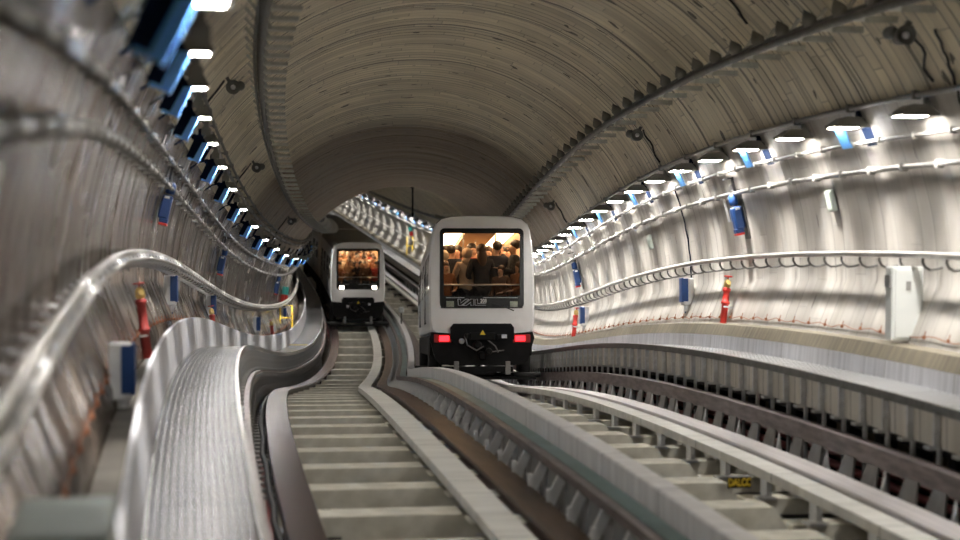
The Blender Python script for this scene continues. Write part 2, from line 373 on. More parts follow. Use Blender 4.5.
def tag(o, label=None, cat=None, group=None, kind=None):
    if label: o['label'] = label
    if cat: o['category'] = cat
    if group: o['group'] = group
    if kind: o['kind'] = kind
    return o
def empty(name, mx, label, cat, group=None):
    o = bpy.data.objects.new(name, None); C.objects.link(o); o.empty_display_size = .1; o.matrix_world = mx
    return tag(o, label, cat, group)
def children(o): return [c for c in list(C.objects) if c.parent == o]
class Proto:
    """remember a thing and its parts so copies need no search"""
    def __init__(s, root): s.root = root; s.tree = s.grab(root); s.used = False
    def grab(s, o): return [(c, s.grab(c)) for c in children(o)]
    def put(s, mx, label=None, group=None):
        if not s.used: s.used = True; r = s.root
        else: r = s.cp(s.root, s.tree, None)
        r.matrix_world = mx
        if label: r['label'] = label
        if group: r['group'] = group
        return r
    def cp(s, o, t, par):
        c = o.copy(); C.objects.link(c)
        if par is not None: c.parent = par
        for (ch, tt) in t: s.cp(ch, tt, c)
        return c

# ------------------------------------------------------------------ structure
def arcpts(a0, a1, n, r=WR): return [(r*math.cos(a0+(a1-a0)*i/n), WC+r*math.sin(a0+(a1-a0)*i/n)) for i in range(n+1)]
aF = math.asin((-.45-WC)/WR); aT = math.asin((3.36-WC)/WR)
WPR = [(3.5, -.45), (3.66, 1.0), (3.74, 1.2), (3.82, 1.4)]+arcpts(0, aT, 14)
tag(sweep('wall_right', WPR, M['liningr'], closed=False, smooth=True), kind='structure')
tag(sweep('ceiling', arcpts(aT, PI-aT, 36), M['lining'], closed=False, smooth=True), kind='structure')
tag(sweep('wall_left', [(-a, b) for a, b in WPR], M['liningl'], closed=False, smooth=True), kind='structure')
uF = 3.5
tag(sweep('floor', [(-uF, -.45), (uF, -.45)], M['floor'], closed=False, flip=True), kind='structure')
# ledges behind the walkways (a plate below, a concrete band above)
for s, nm in ((1, 'right'), (-1, 'left')):
    pr = [(3.40, -.45), (3.40, .88), (3.47, 1.02), (3.64, 1.03), (3.645, .8), (3.46, -.45)]
    if s < 0: pr = [(3.40, -.45), (3.40, .86), (3.63, .86), (3.46, -.45)]
    t = sweep('baseboard_'+nm, [(s*a, b) for a, b in pr], M['kerb'] if s > 0 else M['floor']); tag(t, kind='structure')
    t = sweep('trim_1' if s > 0 else 'trim_2', [(s*3.375, .60), (s*3.40, .60), (s*3.425, .88), (s*3.40, .88)] if s > 0 else [(s*3.35, .60), (s*3.39, .60), (s*3.43, 1.13), (s*3.395, 1.13)], M['kerbmetal']); tag(t, kind='structure')
tag(sweep('trim_3', [(.08, -.45), (.26, -.45), (.26, .35), (.25, .36), (.09, .36), (.08, .35)], M['divider']), kind='structure')

# ------------------------------------------------------------------ running tracks
TL, TR = -1.4, 1.4
def rail(name, u, m, label, w=.28, a=Y0, b=Y1):
    h = w/2
    prof = [(u-h, -.025), (u-h+.01, 0), (u+h-.01, 0), (u+h, -.025), (u+.025, -.04), (u+.025, -.17), (u+h*.8, -.19), (u+h*.8, -.21), (u-h*.8, -.21), (u-h*.8, -.19), (u-.025, -.17), (u-.025, -.04)]
    return tag(sweep(name, prof, m, a, b), label, 'rail')
rail('running_rail', TL-.91, M['purple'], 'purplish worn steel running rail on the left side of the left track')
rail('running_rail', TL+.91, M['brown'], 'dark brown steel running rail on the right side of the left track')
rail('running_rail', TR-.91, M['brown'], 'brown steel running rail of the right track beside the divider wall')
rail('running_rail', TR+.91, M['polished'], 'shiny pale steel running rail on the right side of the right track')
def strip(u0, u1, label):
    return tag(sweep('running_strip', [(u0, -.085), (u1, -.085), (u1, 0), (u0, 0)], M['strip']), label, 'track strip')
strip(TL+.40, TL+.665, 'pale concrete strip lying beside the dark brown rail of the left track')
strip(TR+.44, TR+.665, 'pale concrete strip beside the shiny rail of the right track')

def make_sleeper(label, group, t, near):
    """t -1: left track. block with a lit raised middle and rail chairs"""
    mb = MB()
    if t < 0: mb.prism([(-.82, -.40), (-.80, -.09), (.36, -.09), (.42, -.17), (1.1, -.17), (1.1, -.40)], -.17, .17)
    else: mb.prism([(-1.1, -.40), (-1.1, -.10), (.06, -.10), (.12, -.115), (.30, -.40)], -.17, .17)
    mb.box((-.96, 0, -.31), (.32, .26, .18))
    mb.box((.75, 0, -.33), (.95, .26, .14))
    o = mb.build('sleeper', M['sleeper'])
    tag(o, label, 'sleeper', group)
    if near:
        for x in ((-.66, .5) if t < 0 else (.42,)):
            c = MB(); c.box((x+(.1 if x > 0 else 0), 0, -.18), (.05, .16, .16)); c.box((x+(.05 if x > 0 else 0), -.10, -.255), (.16, .16, .02))
            c.build('rail_clamp', M['blackmatte'] if t < 0 and x < 0 else M['bracket'], o)
        for q in (-.91, .91): c = MB(); c.box((q, 0, -.235), (.26, .16, .05)); c.build('rail_chair', M['galv'], o)
    return Proto(o)
for t, lab in ((-1, 'left'), (1, 'right')):
    pn = make_sleeper(f'pale concrete sleeper crossing the bed of the {lab} track', f'sleepers of the {lab} track', t, True)
    pf = make_sleeper(f'pale concrete sleeper crossing the bed of the {lab} track', f'sleepers of the {lab} track', t, False)
    Y = 6.85
    while Y < 125:
        (pn if Y < 36 else pf).put(FR(Y, t*1.4, 0))
        Y += 1.19 if Y < 27 else 2.6

# guide bars with their brackets
def guide(u, w, v0, v1, m, label, s, a=Y0, b=Y1, lip=True):
    t = tag(sweep('guide_bar', [(u-w/2, v0), (u+w/2, v0), (u+w/2, v1), (u-w/2, v1)], m, a, b), label, 'guide bar')
    return t
gb = guide(-.15, .08, .125, .20, M['guide'], 'dark steel guide bar between the left track and the divider wall', 1)
def vbracket():
    mb = MB()
    mb.prism([(-.12, -.20), (-.02, -.20), (.14, .13), (.05, .13)], -.015, .015)
    return mb
def put_brackets(mb, u, v, parent, m, a, b, d, name='support_bracket', s=1):
    first = None; Y = a; n = 0
    while Y < b and n < 100:
        mx = FR(Y, u, v)
        if s < 0: mx = mx @ Matrix.Rotation(PI, 4, 'Z')
        if first is None: first = mb.build(name, m, parent, mx); o = first
        else: o = first.copy(); C.objects.link(o); o.parent = parent; o.matrix_local = mx
        Y += d; n += 1
put_brackets(vbracket(), -.24, 0, gb, M['bracket'], 8.0, 62, .72)
mb = MB(); mb.prism([(-.13, -.20), (-.09, -.20), (-.11, .10), (-.15, .10)], .25, .28)
put_brackets(mb, -.24, 0, gb, M['bracket'], 8.0, 62, .72, 'brace')
mb = MB(); mb.prism([(.10, -.20), (.62, -.20), (.50, .12), (.22, .12)], .0, .02, axis='x')
put_brackets(mb, -.16, 0, gb, M['bracketgrey'], 8.0, 62, .72, 'gusset')
gb2 = guide(-2.655, .055, .12, .33, M['guidelight'], 'pale steel guide bar between left track and left walkway', -1)
mb = MB(); mb.box((-.02, 0, .16), (.03, .035, .22)); mb.box((0, 0, -.06), (.05, .05, .24)); mb.box((.08, 0, -.19), (.20, .10, .03))
put_brackets(mb, -2.605, 0.02, gb2, M['bracketgrey'], 14, 50, .36)
gb3 = guide(2.69, .14, .10, .27, M['guide'], 'dark rusty guide bar between right track and right walkway', 1)
def finbracket():
    mb = MB()
    for y in (.16, .66): mb.prism([(y, -.22), (y+.40, -.22), (y+.33, .12), (y+.10, .12)], .0, .02, axis='x', m=Matrix.Rotation(.25, 4, 'Y'))
    mb.box((.06, .4, -.21), (.16, 1.1, .02))
    return mb
put_brackets(finbracket(), 2.58, 0, gb3, M['bracketgrey'], 6.5, 83, 1.28)
tag(sweep('guide_bar', rect(.30, .40, .08, .18), M['guide']), 'dark guide bar at the right foot of the divider wall', 'guide bar')
# a bright fin on each bracket bay
mb = MB(); mb.prism([(-.055, -.20), (.055, -.20), (.01, .12)], -.012, .012)
put_brackets(mb, 2.55, .0, gb3, M['bracket'], 6.5, 83, 1.28, 'bright_fin')
for q in (0,):
    tag(sweep('cable_duct', [(-.095, .14), (.045, .14), (.045, .195), (-.095, .195)], M['teal']), 'teal cable duct between dark guide bar and divider wall', 'cable duct')
    tag(sweep('cable_duct', [(2.765, .20), (2.82, .20), (2.82, .245), (2.765, .245)], M['teal']), 'thin teal strip behind the rusty guide bar on the right', 'cable duct')
# cables lying in the dark slots
for i, (u, v, r, m, lab) in enumerate(((2.95, -.02, .035, 'redcable', 'upper dull red cable in the pit below the right walkway'), (3.02, -.16, .04, 'redcable', 'lower dull red cable in the pit below the right walkway'),
        (2.93, -.26, .04, 'cable', 'thick black cable on the floor below the right walkway'), (-2.49, -.08, .03, 'cable', 'black cable in the slot beside the purplish left rail'), (-2.50, -.20, .03, 'redcable', 'dull red cable in the slot beside the purplish left rail'))):
    mb = MB(); along(4, 70, u, v, r, mb, 6, .6, .015); tag(mb.build('floor_cable', M[m]), lab, 'cable')

# ------------------------------------------------------------------ walkways
for s, nm in ((1, 'right'), (-1, 'left')):
    e = 2.83 if s > 0 else 2.765
    root = empty('walkway', FR(10, s*3.1, .7), f'raised metal grating walkway running along the {nm} wall', 'walkway')
    inv = root.matrix_world.inverted()
    def ch(o):
        o.parent = root; o.matrix_parent_inverse = inv; return o
    ch(sweep('deck', [(s*(e+0.000), .66), (s*3.375, .66), (s*3.375, .71), (s*(e+0.000), .71)], M['grate'] if s > 0 else M['gratel']))
    ch(sweep('edge_rail', [(s*(e-0.030), .655), (s*(e+0.005), .655), (s*(e+0.005), .73), (s*(e-0.030), .73)], M['darkgalv'] if s > 0 else M['pipe']))
    ch(sweep('fascia', [(s*(e+0.020), .37), (s*(e+0.050), .37), (s*(e+0.050), .655), (s*(e+0.020), .655)], M['fascia'] if s > 0 else M['bracketgrey']))
    st = MB(); st.box((0, 0, .51), (.05, .035, .30)); st.box((-s*.02, .02, .375), (.11, .10, .025)); st.box((s*.03, 0, .0), (.03, .04, .72))
    first = None; Y = 7.0; n = 0
    while Y < 56 and n < 98:
        if first is None: first = st.build('strut', M['galv']); o = first
        else: o = first.copy(); C.objects.link(o)
        ch(o); o.matrix_world = FR(Y, s*(e-.012), 0); o.parent = root; o.matrix_parent_inverse = Matrix(); o.matrix_local = inv @ FR(Y, s*(e-.012), 0)
        Y += .5; n += 1
    # dark shelf and support posts under the deck
    ch(sweep('bearer', [(s*2.88, .30), (s*3.36, .30), (s*3.36, .345), (s*2.88, .345)], M['blackmatte']))
    bk = MB(); bk.box((0, 0, -.08), (.16, .16, .74), bev=.01)
    first = None; Y = 9.0; n = 0
    while Y < 40:
        if first is None: first = bk.build('support_post', M['blackmatte']); o = first
        else: o = first.copy(); C.objects.link(o)
        o.parent = root; o.matrix_parent_inverse = Matrix(); o.matrix_local = inv @ FR(Y, s*3.16, 0)
        Y += .75

# ------------------------------------------------------------------ conduits and hand rails on the walls
def conduit(s, u, v, r, label, clamp=.8, a=Y0, b=140, m='conduit', offc=0):
    root = empty('conduit', FR(10, s*u, v), label, 'conduit'); inv = root.matrix_world.inverted()
    mb = MB(); along(a, b, s*u, v, r, mb, 8)
    o = mb.build('tube', M[m]); o.parent = root; o.matrix_parent_inverse = inv
    wu = wallu(v); cm = MB(); g = wu-u
    cm.box((s*g/2, 0, 0), (g+.02, .03, .03)); cm.box((0, 0, 0), (r*3, .045, r*3), bev=.008)
    first = None; Y = (3 if s < 0 else 11)+offc; n = 0
    while Y < 60 and n < 70:
        if first is None: first = cm.build('clamp', M['conduit']); o = first
        else: o = first.copy(); C.objects.link(o)
        o.parent = root; o.matrix_local = inv @ FR(Y, s*u, v); Y += clamp; n += 1
    return root
for s, nm in ((1, 'right'), (-1, 'left')):
    top = (3.43, 3.37) if s > 0 else (3.20, 3.62)
    conduit(s, top[0], top[1], .028, f'upper metal conduit above the lamps on the {nm} wall', 1.6)
    conduit(s, 3.55, 3.02, .022, f'middle metal conduit behind the lamps on the {nm} wall', .8, offc=.3)
    conduit(s, 3.66 if s > 0 else 3.60, 2.74, .028, f'lower metal conduit under the lamps on the {nm} wall', .8)
    if s < 0: conduit(s, 3.15, 3.74, .022, 'highest thin conduit of the left wall above the lamps', 1.6, m='darkgalv')
    root = empty('handrail', FR(10, s*3.72, 1.87), f'shiny metal handrail with curved hooks on the {nm} wall', 'handrail'); inv = root.matrix_world.inverted()
    mb = MB(); along(Y0, 140, s*3.70, 1.89, .034, mb, 10)
    if s < 0: along(Y0, 70, s*3.66, 1.83, .02, mb, 8); along(Y0, 70, s*3.71, 1.80, .018, mb, 8)
    o = mb.build('rail_tube', M['pipe']); o.parent = root; o.matrix_parent_inverse = inv
    hk = MB(); pts = []
    hk.tube([(0, 0, .02), (-s*.005, 0, -.05), (s*.02, 0, -.095), (s*.07, 0, -.12), (s*.13, 0, -.115), (s*.195, 0, -.10)], .014, 6)
    if s < 0:      # coils of thin cable wound round the rail
        hp = [(.05*math.cos(a)-.0, -.10+.22*a/(4*PI), -.03+.05*math.sin(a)) for a in [k*.5 for k in range(26)]]
        hk.tube(hp, .008, 5)
    first = None; Y = 4.5 if s < 0 else 11; n = 0
    while Y < 58 and n < 98:
        if first is None: first = hk.build('hook', M['hook' if s > 0 else 'galv']); o = first
        else: o = first.copy(); C.objects.link(o)
        o.parent = root; o.matrix_local = inv @ FR(Y, s*3.70, 1.87); Y += .52; n += 1

# copper wire with orange clips above the ledge
for s, nm in ((1, 'right'), (-1, 'left')):
    root = empty('copper_wire', FR(10, s*3.82, 1.1), f'copper earth wire with orange clips sagging above the {nm} ledge', 'wire'); inv = root.matrix_world.inverted()
    mb = MB(); pts = []; Y = 5.0
    while Y < 60: pts.append(P(Y, s*3.68, 1.11+.018*math.sin(Y*8.4)+random.uniform(-.006, .006))); Y += .19
    mb.tube(pts, .006, 5); o = mb.build('wire', M['copper']); o.parent = root; o.matrix_parent_inverse = inv
    cl = MB(); cl.box((0, 0, 0), (.03, .028, .035), bev=.006); cl.tube([(0, 0, 0), (s*.02, 0, .06)], .005, 5)
    first = None; Y = 5.2; n = 0
    while Y < 50 and n < 95:
        if first is None: first = cl.build('clip', M['copper']); o = first
        else: o = first.copy(); C.objects.link(o)
        o.parent = root; o.matrix_local = inv @ FR(Y, s*3.67, 1.11); Y += .52; n += 1

# ------------------------------------------------------------------ lamps
def make_lamp(s, blue):
    nm = 'right' if s > 0 else 'left'
    lab = (f'grey wall floodlight with a blue shade in the lamp row of the {nm} wall' if blue else f'plain grey wall floodlight without shade in the lamp row of the {nm} wall')
    root = empty('wall_lamp', Matrix(), lab, 'lamp', f'{"shaded" if blue else "plain"} lamps on the {nm} wall')
    w = .34 if s > 0 else (.17 if blue else .06)
    # trapezoid housing, its glass flat underneath
    mb = MB()
    mb.prism([(-w/2, 0), (w/2, 0), (w/2, .03), (w*.28, .10), (-w*.18, .10), (-w/2, .03)], -.14, .14)
    mb.box((0, -.145, .01), (w+.02, .02, .035)); mb.box((0, .145, .01), (w+.02, .02, .035))
    mb.build('housing', M['housing'], root)
    x0, x1 = -w/2+.015, w/2-(.09 if s > 0 else .015)
    mb = MB(); mb.box(((x0+x1)/2, 0, -.004), (x1-x0, .25, .006)); mb.build('light_panel', M['lamp' if s > 0 else 'lampleft'], root)
    key = 'beam_'+nm
    ld = bpy.data.lights.get(key) or bpy.data.lights.new(key, 'AREA')
    ld.shape = 'RECTANGLE'; ld.size = .12; ld.size_y = .12; ld.energy = BEAM if s > 0 else BEAML; ld.color = (1, .965, .91); ld.spread = math.radians(68)
    if s < 0: ld.spread = math.radians(52)
    lo = bpy.data.objects.new('bulb', ld); C.objects.link(lo); lo.parent = root
    if s < 0 and not blue: bpy.data.objects.remove(lo); lo = root
    if lo is not root: lo.location = (s*.03 if s > 0 else -.03, 0, -.012); lo.rotation_euler = (0, -s*.12, 0) if lo is not root else (0, 0, 0)
    if s < 0 and not blue:
        mb = MB(); mb.box((0, -.15, -.02), (w+.04, .012, .07)); mb.build('lip', M['housing'], root)
    mb = MB(); mb.box((s*.12, 0, .12), (.05, .06, .10)); mb.box((s*.20, 0, .19), (.045, .05, .24), Matrix.Rotation(-s*.5, 3, 'Y')); mb.tube([(s*.1, -.03, .10), (s*.3, -.03, .06), (s*.42, .02, -.02)], .012, 6)
    mb.lathe([(0.001, -.05), (.035, -.05), (.035, .05), (.001, .05)], 10, Matrix.Translation((s*.19, -.02, .07)) @ Matrix.Rotation(PI/2, 4, 'X'))
    mb.build('bracket', M['housing'] if not blue else M['navy'], root)
    if blue:
        lean = Matrix.Rotation(s*.42, 4, 'Y') if s > 0 else Matrix.Rotation(.75, 4, 'Y')
        if s > 0:
            sh = MB(); T = Matrix.Translation((-.09, 0, -.01)) @ Matrix.Rotation(-.45, 4, 'Y')
            sh.box((0, 0, -.115), (.012, .25, .22)); sh.v = [tuple(T @ Vector(q)) for q in sh.v]; sh.build('shade_panel', M['blue'], root)
            sh = MB(); T = Matrix.Translation((-.078, 0, -.01)) @ Matrix.Rotation(-.45, 4, 'Y'); sh.box((0, 0, -.115), (.006, .24, .21)); sh.v = [tuple(T @ Vector(q)) for q in sh.v]; sh.build('shade_liner', M['letterwhite'], root)
            sh = MB(); T = Matrix.Translation((.19, 0, .03)) @ Matrix.Rotation(-.40, 4, 'Y')
            sh.box((0, 0, -.115), (.012, .25, .22)); sh.v = [tuple(T @ Vector(q)) for q in sh.v]; sh.build('shade_back', M['navy'], root)
        else:
            # navy plate across the tunnel with a sky blue lip on its inner and lower edge
            pl = [(-.05, .0), (-.16, -.22), (-.28, -.17), (-.17, .07), (-.09, .07)]
            sh = MB(); sh.prism(pl, -.158, -.150); sh.build('shade_back', M['navy'], root)
            sh = MB(); sh.prism([(-.04, -.005), (-.028, -.005), (-.143, -.235), (-.155, -.235)], -.175, .06)
            sh.prism([(-.028, -.005), (-.095, -.005), (-.195, -.195), (-.25, -.175), (-.26, -.20), (-.143, -.235)], -.175, -.161); sh.build('shade_panel', M['blue'], root)
    return Proto(root)
lr = (make_lamp(1, False), make_lamp(1, True)); ll = (make_lamp(-1, False), make_lamp(-1, True))
Y = 14.1-1.615*12; k = 0
while Y < 138:
    lr[k % 2 if Y < 62 else 1].put(FR(Y, 3.37, 3.17)); Y += 1.615 if Y < 62 else 3.1; k += 1
Y = 12.75-1.61*4; k = 1
while Y < 62:
    ll[k % 2].put(FR(Y, -3.08, 3.20)); Y += 1.61; k += 1

# ------------------------------------------------------------------ cable racks under the vault
for s, nm in ((1, 'right'), (-1, 'left')):
    u, v = (2.56, 3.99) if s > 0 else (2.50, 4.02)
    root = empty('cable_rack', FR(10, s*u, v), f'long dark cable rack with stepped brackets under the {nm} side of the vault', 'cable rack'); inv = root.matrix_world.inverted()
    for (du, dv, r) in ((0, 0, .04), (.03, .07, .018), (.07, .03, .018)):
        mb = MB(); along(Y0, 110, s*(u+du), v+dv, r, mb, 6); o = mb.build('rack_rail', M['darkgalv']); o.parent = root; o.matrix_parent_inverse = inv
    th = math.atan2(v-WC, u)
    g = WR-math.hypot(u, v-WC)
    first = None; first2 = None; Y = 4 if s < 0 else 10.5; n = 0
    bm_ = MB()
    if s > 0:     # plates hang off the wall side of the spine
        bm_.box((.15, 0, -.03), (.30, .30, .014)); bm_.box((.15, -.15, -.05), (.30, .012, .06)); bm_.box((.20, 0, .14), (.03, .05, .30), Matrix.Rotation(.6, 3, 'Y'))
    else:         # plates reach out over the track
        bm_.box((.15, 0, .0), (.30, .30, .014)); bm_.box((.15, -.15, -.012), (.30, .012, .035)); bm_.box((-.05, 0, .16), (.03, .05, .36), Matrix.Rotation(-.7, 3, 'Y'))
    ins = MB(); ins.lathe([(.001, -.05), (.06, -.045), (.075, .0), (.055, .04), (.001, .11)], 12)
    while Y < 70 and n < 96:
        mx = inv @ FR(Y, s*u, v)
        if first is None: first = bm_.build('rack_bracket', M['rack']); o = first
        else: o = first.copy(); C.objects.link(o)
        o.parent = root; o.matrix_local = mx
        if s > 0:
            mx2 = inv @ FR(Y+.3, s*(u-.05), v+.085, tilt=-.5)
            if first2 is None: first2 = ins.build('insulator', M['housing']); o = first2
            else: o = first2.copy(); C.objects.link(o)
            o.parent = root; o.matrix_local = mx2
        Y += .74 if s > 0 else .68; n += 1

# ------------------------------------------------------------------ round loudspeakers on the vault
def speaker(Y, s, a, label):
    u = 3.72*math.cos(a); v = WC+3.72*math.sin(a)
    root = empty('loudspeaker', FR(Y, s*u, v), label, 'loudspeaker', None)
    T = Matrix.Rotation(PI/2, 4, 'X')
    mb = MB(); mb.lathe([(.04, -.10), (.07, -.08), (.08, .05), (.09, .08), (.09, .09), (.08, .09), (.065, .06), (.03, .055)], 20, T); mb.build('horn', M['darkgalv'], root)
    mb = MB(); mb.lathe([(.001, .06), (.03, .06), (.032, .085), (.02, .10), (.001, .105)], 12, T); mb.build('cone', M['galv'], root)
    mb = MB(); mb.box((s*.05, .03, .08), (.04, .06, .12), Matrix.Rotation(s*.5, 3, 'Y')); mb.lathe([(.001, -.05), (.055, -.05), (.06, 0), (.05, .06), (.001, .07)], 14, Matrix.Translation((-s*.085, .05, .035)) @ T); mb.build('bracket', M['darkgalv'], root)
    mb = MB(); a2 = a; pts = []
    for i in range(9):
        b = a-(a-.50)*i/8; r = WR-.03
        pts.append(Vector((s*(r*math.cos(b)-u), .06+.03*i+.06*math.sin(i*1.3), WC+r*math.sin(b)-v)))
    mb.tube(pts, .014, 6); mb.build('lead', M['cable'], root)
for Y, s, a, lab in ((13.5, 1, .64, 'round loudspeaker on the vault at the right, nearest of the right row'), (23.5, 1, .64, 'round loudspeaker on the right vault, middle one of the right row'), (33.5, 1, .62, 'small distant loudspeaker on the right vault beside the train roof'),
        (20.3, -1, .70, 'round loudspeaker on the left vault, nearest of the left row'), (29.3, -1, .70, 'round loudspeaker on the left vault, middle one of the left row'), (40.5, -1, .70, 'small distant loudspeaker low on the left vault')):
    speaker(Y, s, a, lab)
# black cable running over the vault and down the right wall
def archcable(Y, a0, a1, lab, m='cable', r=.014, drift=1.0):
    mb = MB(); pts = []
    for i in range(21):
        a = a0+(a1-a0)*i/20; pts.append(P(Y+drift*i/20+.015*math.sin(i*1.7), (WR-.03)*math.cos(a), WC+(WR-.03)*math.sin(a)))
    mb.tube(pts, r, 6); tag(mb.build('cable', M[m]), lab, 'cable')
archcable(15.9, 1.25, .80, 'black cable crossing the vault above the right rack')
archcable(13.2, .62, .40, 'black cable hanging beside the nearest right loudspeaker', drift=.3)
archcable(23.6, .38, -.02, 'blue-black cable running down the right wall to the blue junction box', 'navy', .013, .1)

# ------------------------------------------------------------------ wall equipment
def FW(Y, s, v, out): return FR(Y, s*(wallu(v)-out), v, tilt=-s*walltilt(v))
def socket_unit(Y, s, v, label, flip=1):
    root = empty('socket_unit', FW(Y, s, v, .10), label, 'socket box')
    mb = MB(); mb.box((0, 0, 0), (.13, .16, .30), bev=.02); mb.box((-s*.02, 0, -.17), (.11, .14, .06), bev=.01); mb.build('box', M['midblue'], root)
    mb = MB(); mb.lathe([(.05, -.07), (.06, -.05), (.06, .05), (.03, .08)], 12, Matrix.Translation((-s*.01, 0, .24))); mb.build('plug', M['midblue'], root)
    mb = MB(); mb.box((-s*.02, 0, -.215), (.11, .14, .03), bev=.005); mb.build('base_cap', M['red'], root)
    mb = MB(); mb.box((s*.085, .0, .04), (.015, .22, .68)); mb.box((s*.03, .09, .3), (.05, .02, .3)); mb.build('back_plate', M['darkgalv'], root)
    mb = MB(); mb.box((-s*.0, -.09, .12), (.06, .006, .03)); mb.build('label_plate', M['letterwhite'], root)
    mb = MB(); mb.box((s*.03, -.02, .44), (.03, .04, .20)); mb.box((-s*.03, -.02, .53), (.14, .04, .02)); mb.build('arm', M['cable'], root)
socket_unit(20.6, 1, 2.42, 'navy socket box with red base high on the right wall, the nearer one')
socket_unit(34.6, 1, 2.35, 'navy socket box with red base on the right wall beside the near train')
socket_unit(20.5, -1, 2.52, 'navy socket box with red base on the left wall, nearest of three')
socket_unit(32.0, -1, 2.45, 'navy socket box with red base on the left wall, second of three')
socket_unit(46.5, -1, 2.40, 'navy socket box on the left wall, farthest and smallest of three')
def junction(Y, s, v, label, sc_=1, front=-1):
    root = empty('junction_box', FW(Y, s, v, .10), label, 'junction box'); root.scale = (sc_,)*3
    mb = MB(); mb.box((0, .0, 0), (.16, .20, .40), bev=.01); mb.build('case', M['bracket'], root)
    mb = MB(); mb.box((-s*.09, -.02, .02), (.03, .17, .36), bev=.006); mb.box((-s*.055, -.106, .02), (.09, .014, .34)); mb.build('door', M['midblue'], root)
    mb = MB(); mb.tube([(0, 0, -.2), (s*-.02, 0, -.3), (s*.02, .03, -.42), (.0, .0, -.5)], .025, 8); mb.build('lead', M['midblue'], root)
    mb = MB(); mb.lathe([(.03, -.04), (.04, -.03), (.04, .05), (.02, .07)], 10, Matrix.Translation((-s*.02, -.03, -.26))); mb.build('plug', M['galv'], root)
for a in ((23.5, 1, 1.50, 'grey junction box with blue door on the right wall, the nearer one'), (33.4, 1, 1.45, 'grey junction box with blue door on the right wall beside the near train'),
          (12.0, -1, 1.12, 'large blurred junction box with navy door low on the left wall'), (22.3, -1, 1.50, 'grey junction box with blue door on the left wall above the ledge'),
          (30.5, -1, 1.55, 'small blue junction box on the left wall beside a red hydrant'), (40.5, -1, 1.40, 'small dark junction box on the left wall below the handrail dip'), (49.5, -1, 1.50, 'farthest tiny junction box on the left wall near the yellow frame')):
    junction(*a)
def hydrant(Y, s, label, red='red', h=.62, lean=-.10):
    root = empty('hydrant', FR(Y, s*3.60, 1.03 if s > 0 else .87, tilt=s*.12), label, 'hydrant')
    mb = MB(); mb.lathe([(.045, 0), (.045, .25), (.06, .26), (.06, .29), (.045, .30), (.045, h-.2), (.055, h-.19), (.055, h-.15), (.03, h-.14)], 14); mb.build('pipe', M[red], root)
    mb = MB(); mb.lathe([(.03, h-.15), (.05, h-.12), (.045, h-.06), (.02, h-.03)], 12); mb.tube([(0, 0, h-.09), (-s*.02, -.12, h-.08)], .028, 8); mb.build('valve', M['brass'], root)
    mb = MB(); mb.lathe([(.055, h), (.06, h+.008), (.055, h+.016)], 16); mb.tube([(0, 0, h-.05), (0, 0, h+.01)], .01, 6); mb.build('hand_wheel', M[red], root)
    mb = MB(); mb.box((s*.03, 0, .22), (.12, .13, .02)); mb.build('clamp', M['galv'], root)
hydrant(20.9, 1, 'red hydrant pipe with brass valve on the right ledge, the nearer one')
hydrant(34.2, 1, 'small red hydrant pipe on the right ledge beside the near train')
hydrant(16.0, -1, 'tall dark red hydrant pipe on the left ledge, nearest', 'darkred', .72)
hydrant(29.3, -1, 'dark red hydrant pipe on the left ledge beside a small blue box', 'darkred')
hydrant(44.0, -1, 'small dark red hydrant pipe on the left ledge far along the wall', 'darkred')
def cabinet(Y, s, v0, h, label, m='cabinet', dy=.16, d=.33):
    root = empty('electric_cabinet', FR(Y, s*(3.665 if s > 0 else 3.52), v0), label, 'cabinet')
    mb = MB(); mb.box((0, 0, h/2), (d, dy, h), bev=.012); mb.build('case', M[m], root)
    mb = MB(); mb.box((s*.02-s*.01, -dy/2-.006, h/2), (d*.86, .014, h*.92), bev=.005); o = mb.build('door', M[m], root)
    mb = MB(); mb.box((0, -dy/2-.018, h*.74), (.05, .012, .09), bev=.004); mb.build('lock', M['bracketgrey'] if m == 'cabinet' else M['cable'], o)
    mb = MB(); mb.box((-s*(d/2+.008), 0, h*.80), (.015, .12, .12)); mb.build('vent', M['bracketgrey'], root)
cabinet(15.0, 1, 1.055, .72, 'pale grey electric cabinet standing on the right ledge')
cabinet(5.6, -1, .87, .68, 'dark grey-green cabinet blurred at the bottom left corner', 'cabinetdark', .5, .30)
def smallbox(Y, s, v, label, m='plaque', sz=(.05, .18, .24)):
    mb = MB(); mb.box((0, 0, 0), sz, bev=.01); mb.box((-s*.028, 0, 0), (.01, sz[1]*.8, sz[2]*.8), bev=.003)
    tag(mb.build('wall_box', M[m], None, FW(Y, s, v, .04)), label, 'wall box')
smallbox(17.2, 1, 2.48, 'pale green square box on the right wall below a lamp, the nearer one')
smallbox(26.2, 1, 2.42, 'pale green box on the right wall left of the blue-black cable')
smallbox(5.2, -1, 2.40, 'blurred pale greenish box at the left edge of the view', sz=(.10, .30, .50))
# thin white tube lamp fixed beside the nearer right socket box
mb = MB(); mb.lathe([(.012, -.16), (.018, -.15), (.018, .15), (.012, .16)], 10)
tag(mb.build('tube_marker', M['letterwhite'], None, FW(21.2, 1, 2.55, .05)), 'slim white tube beside the nearer navy socket box on the right wall', 'marker')
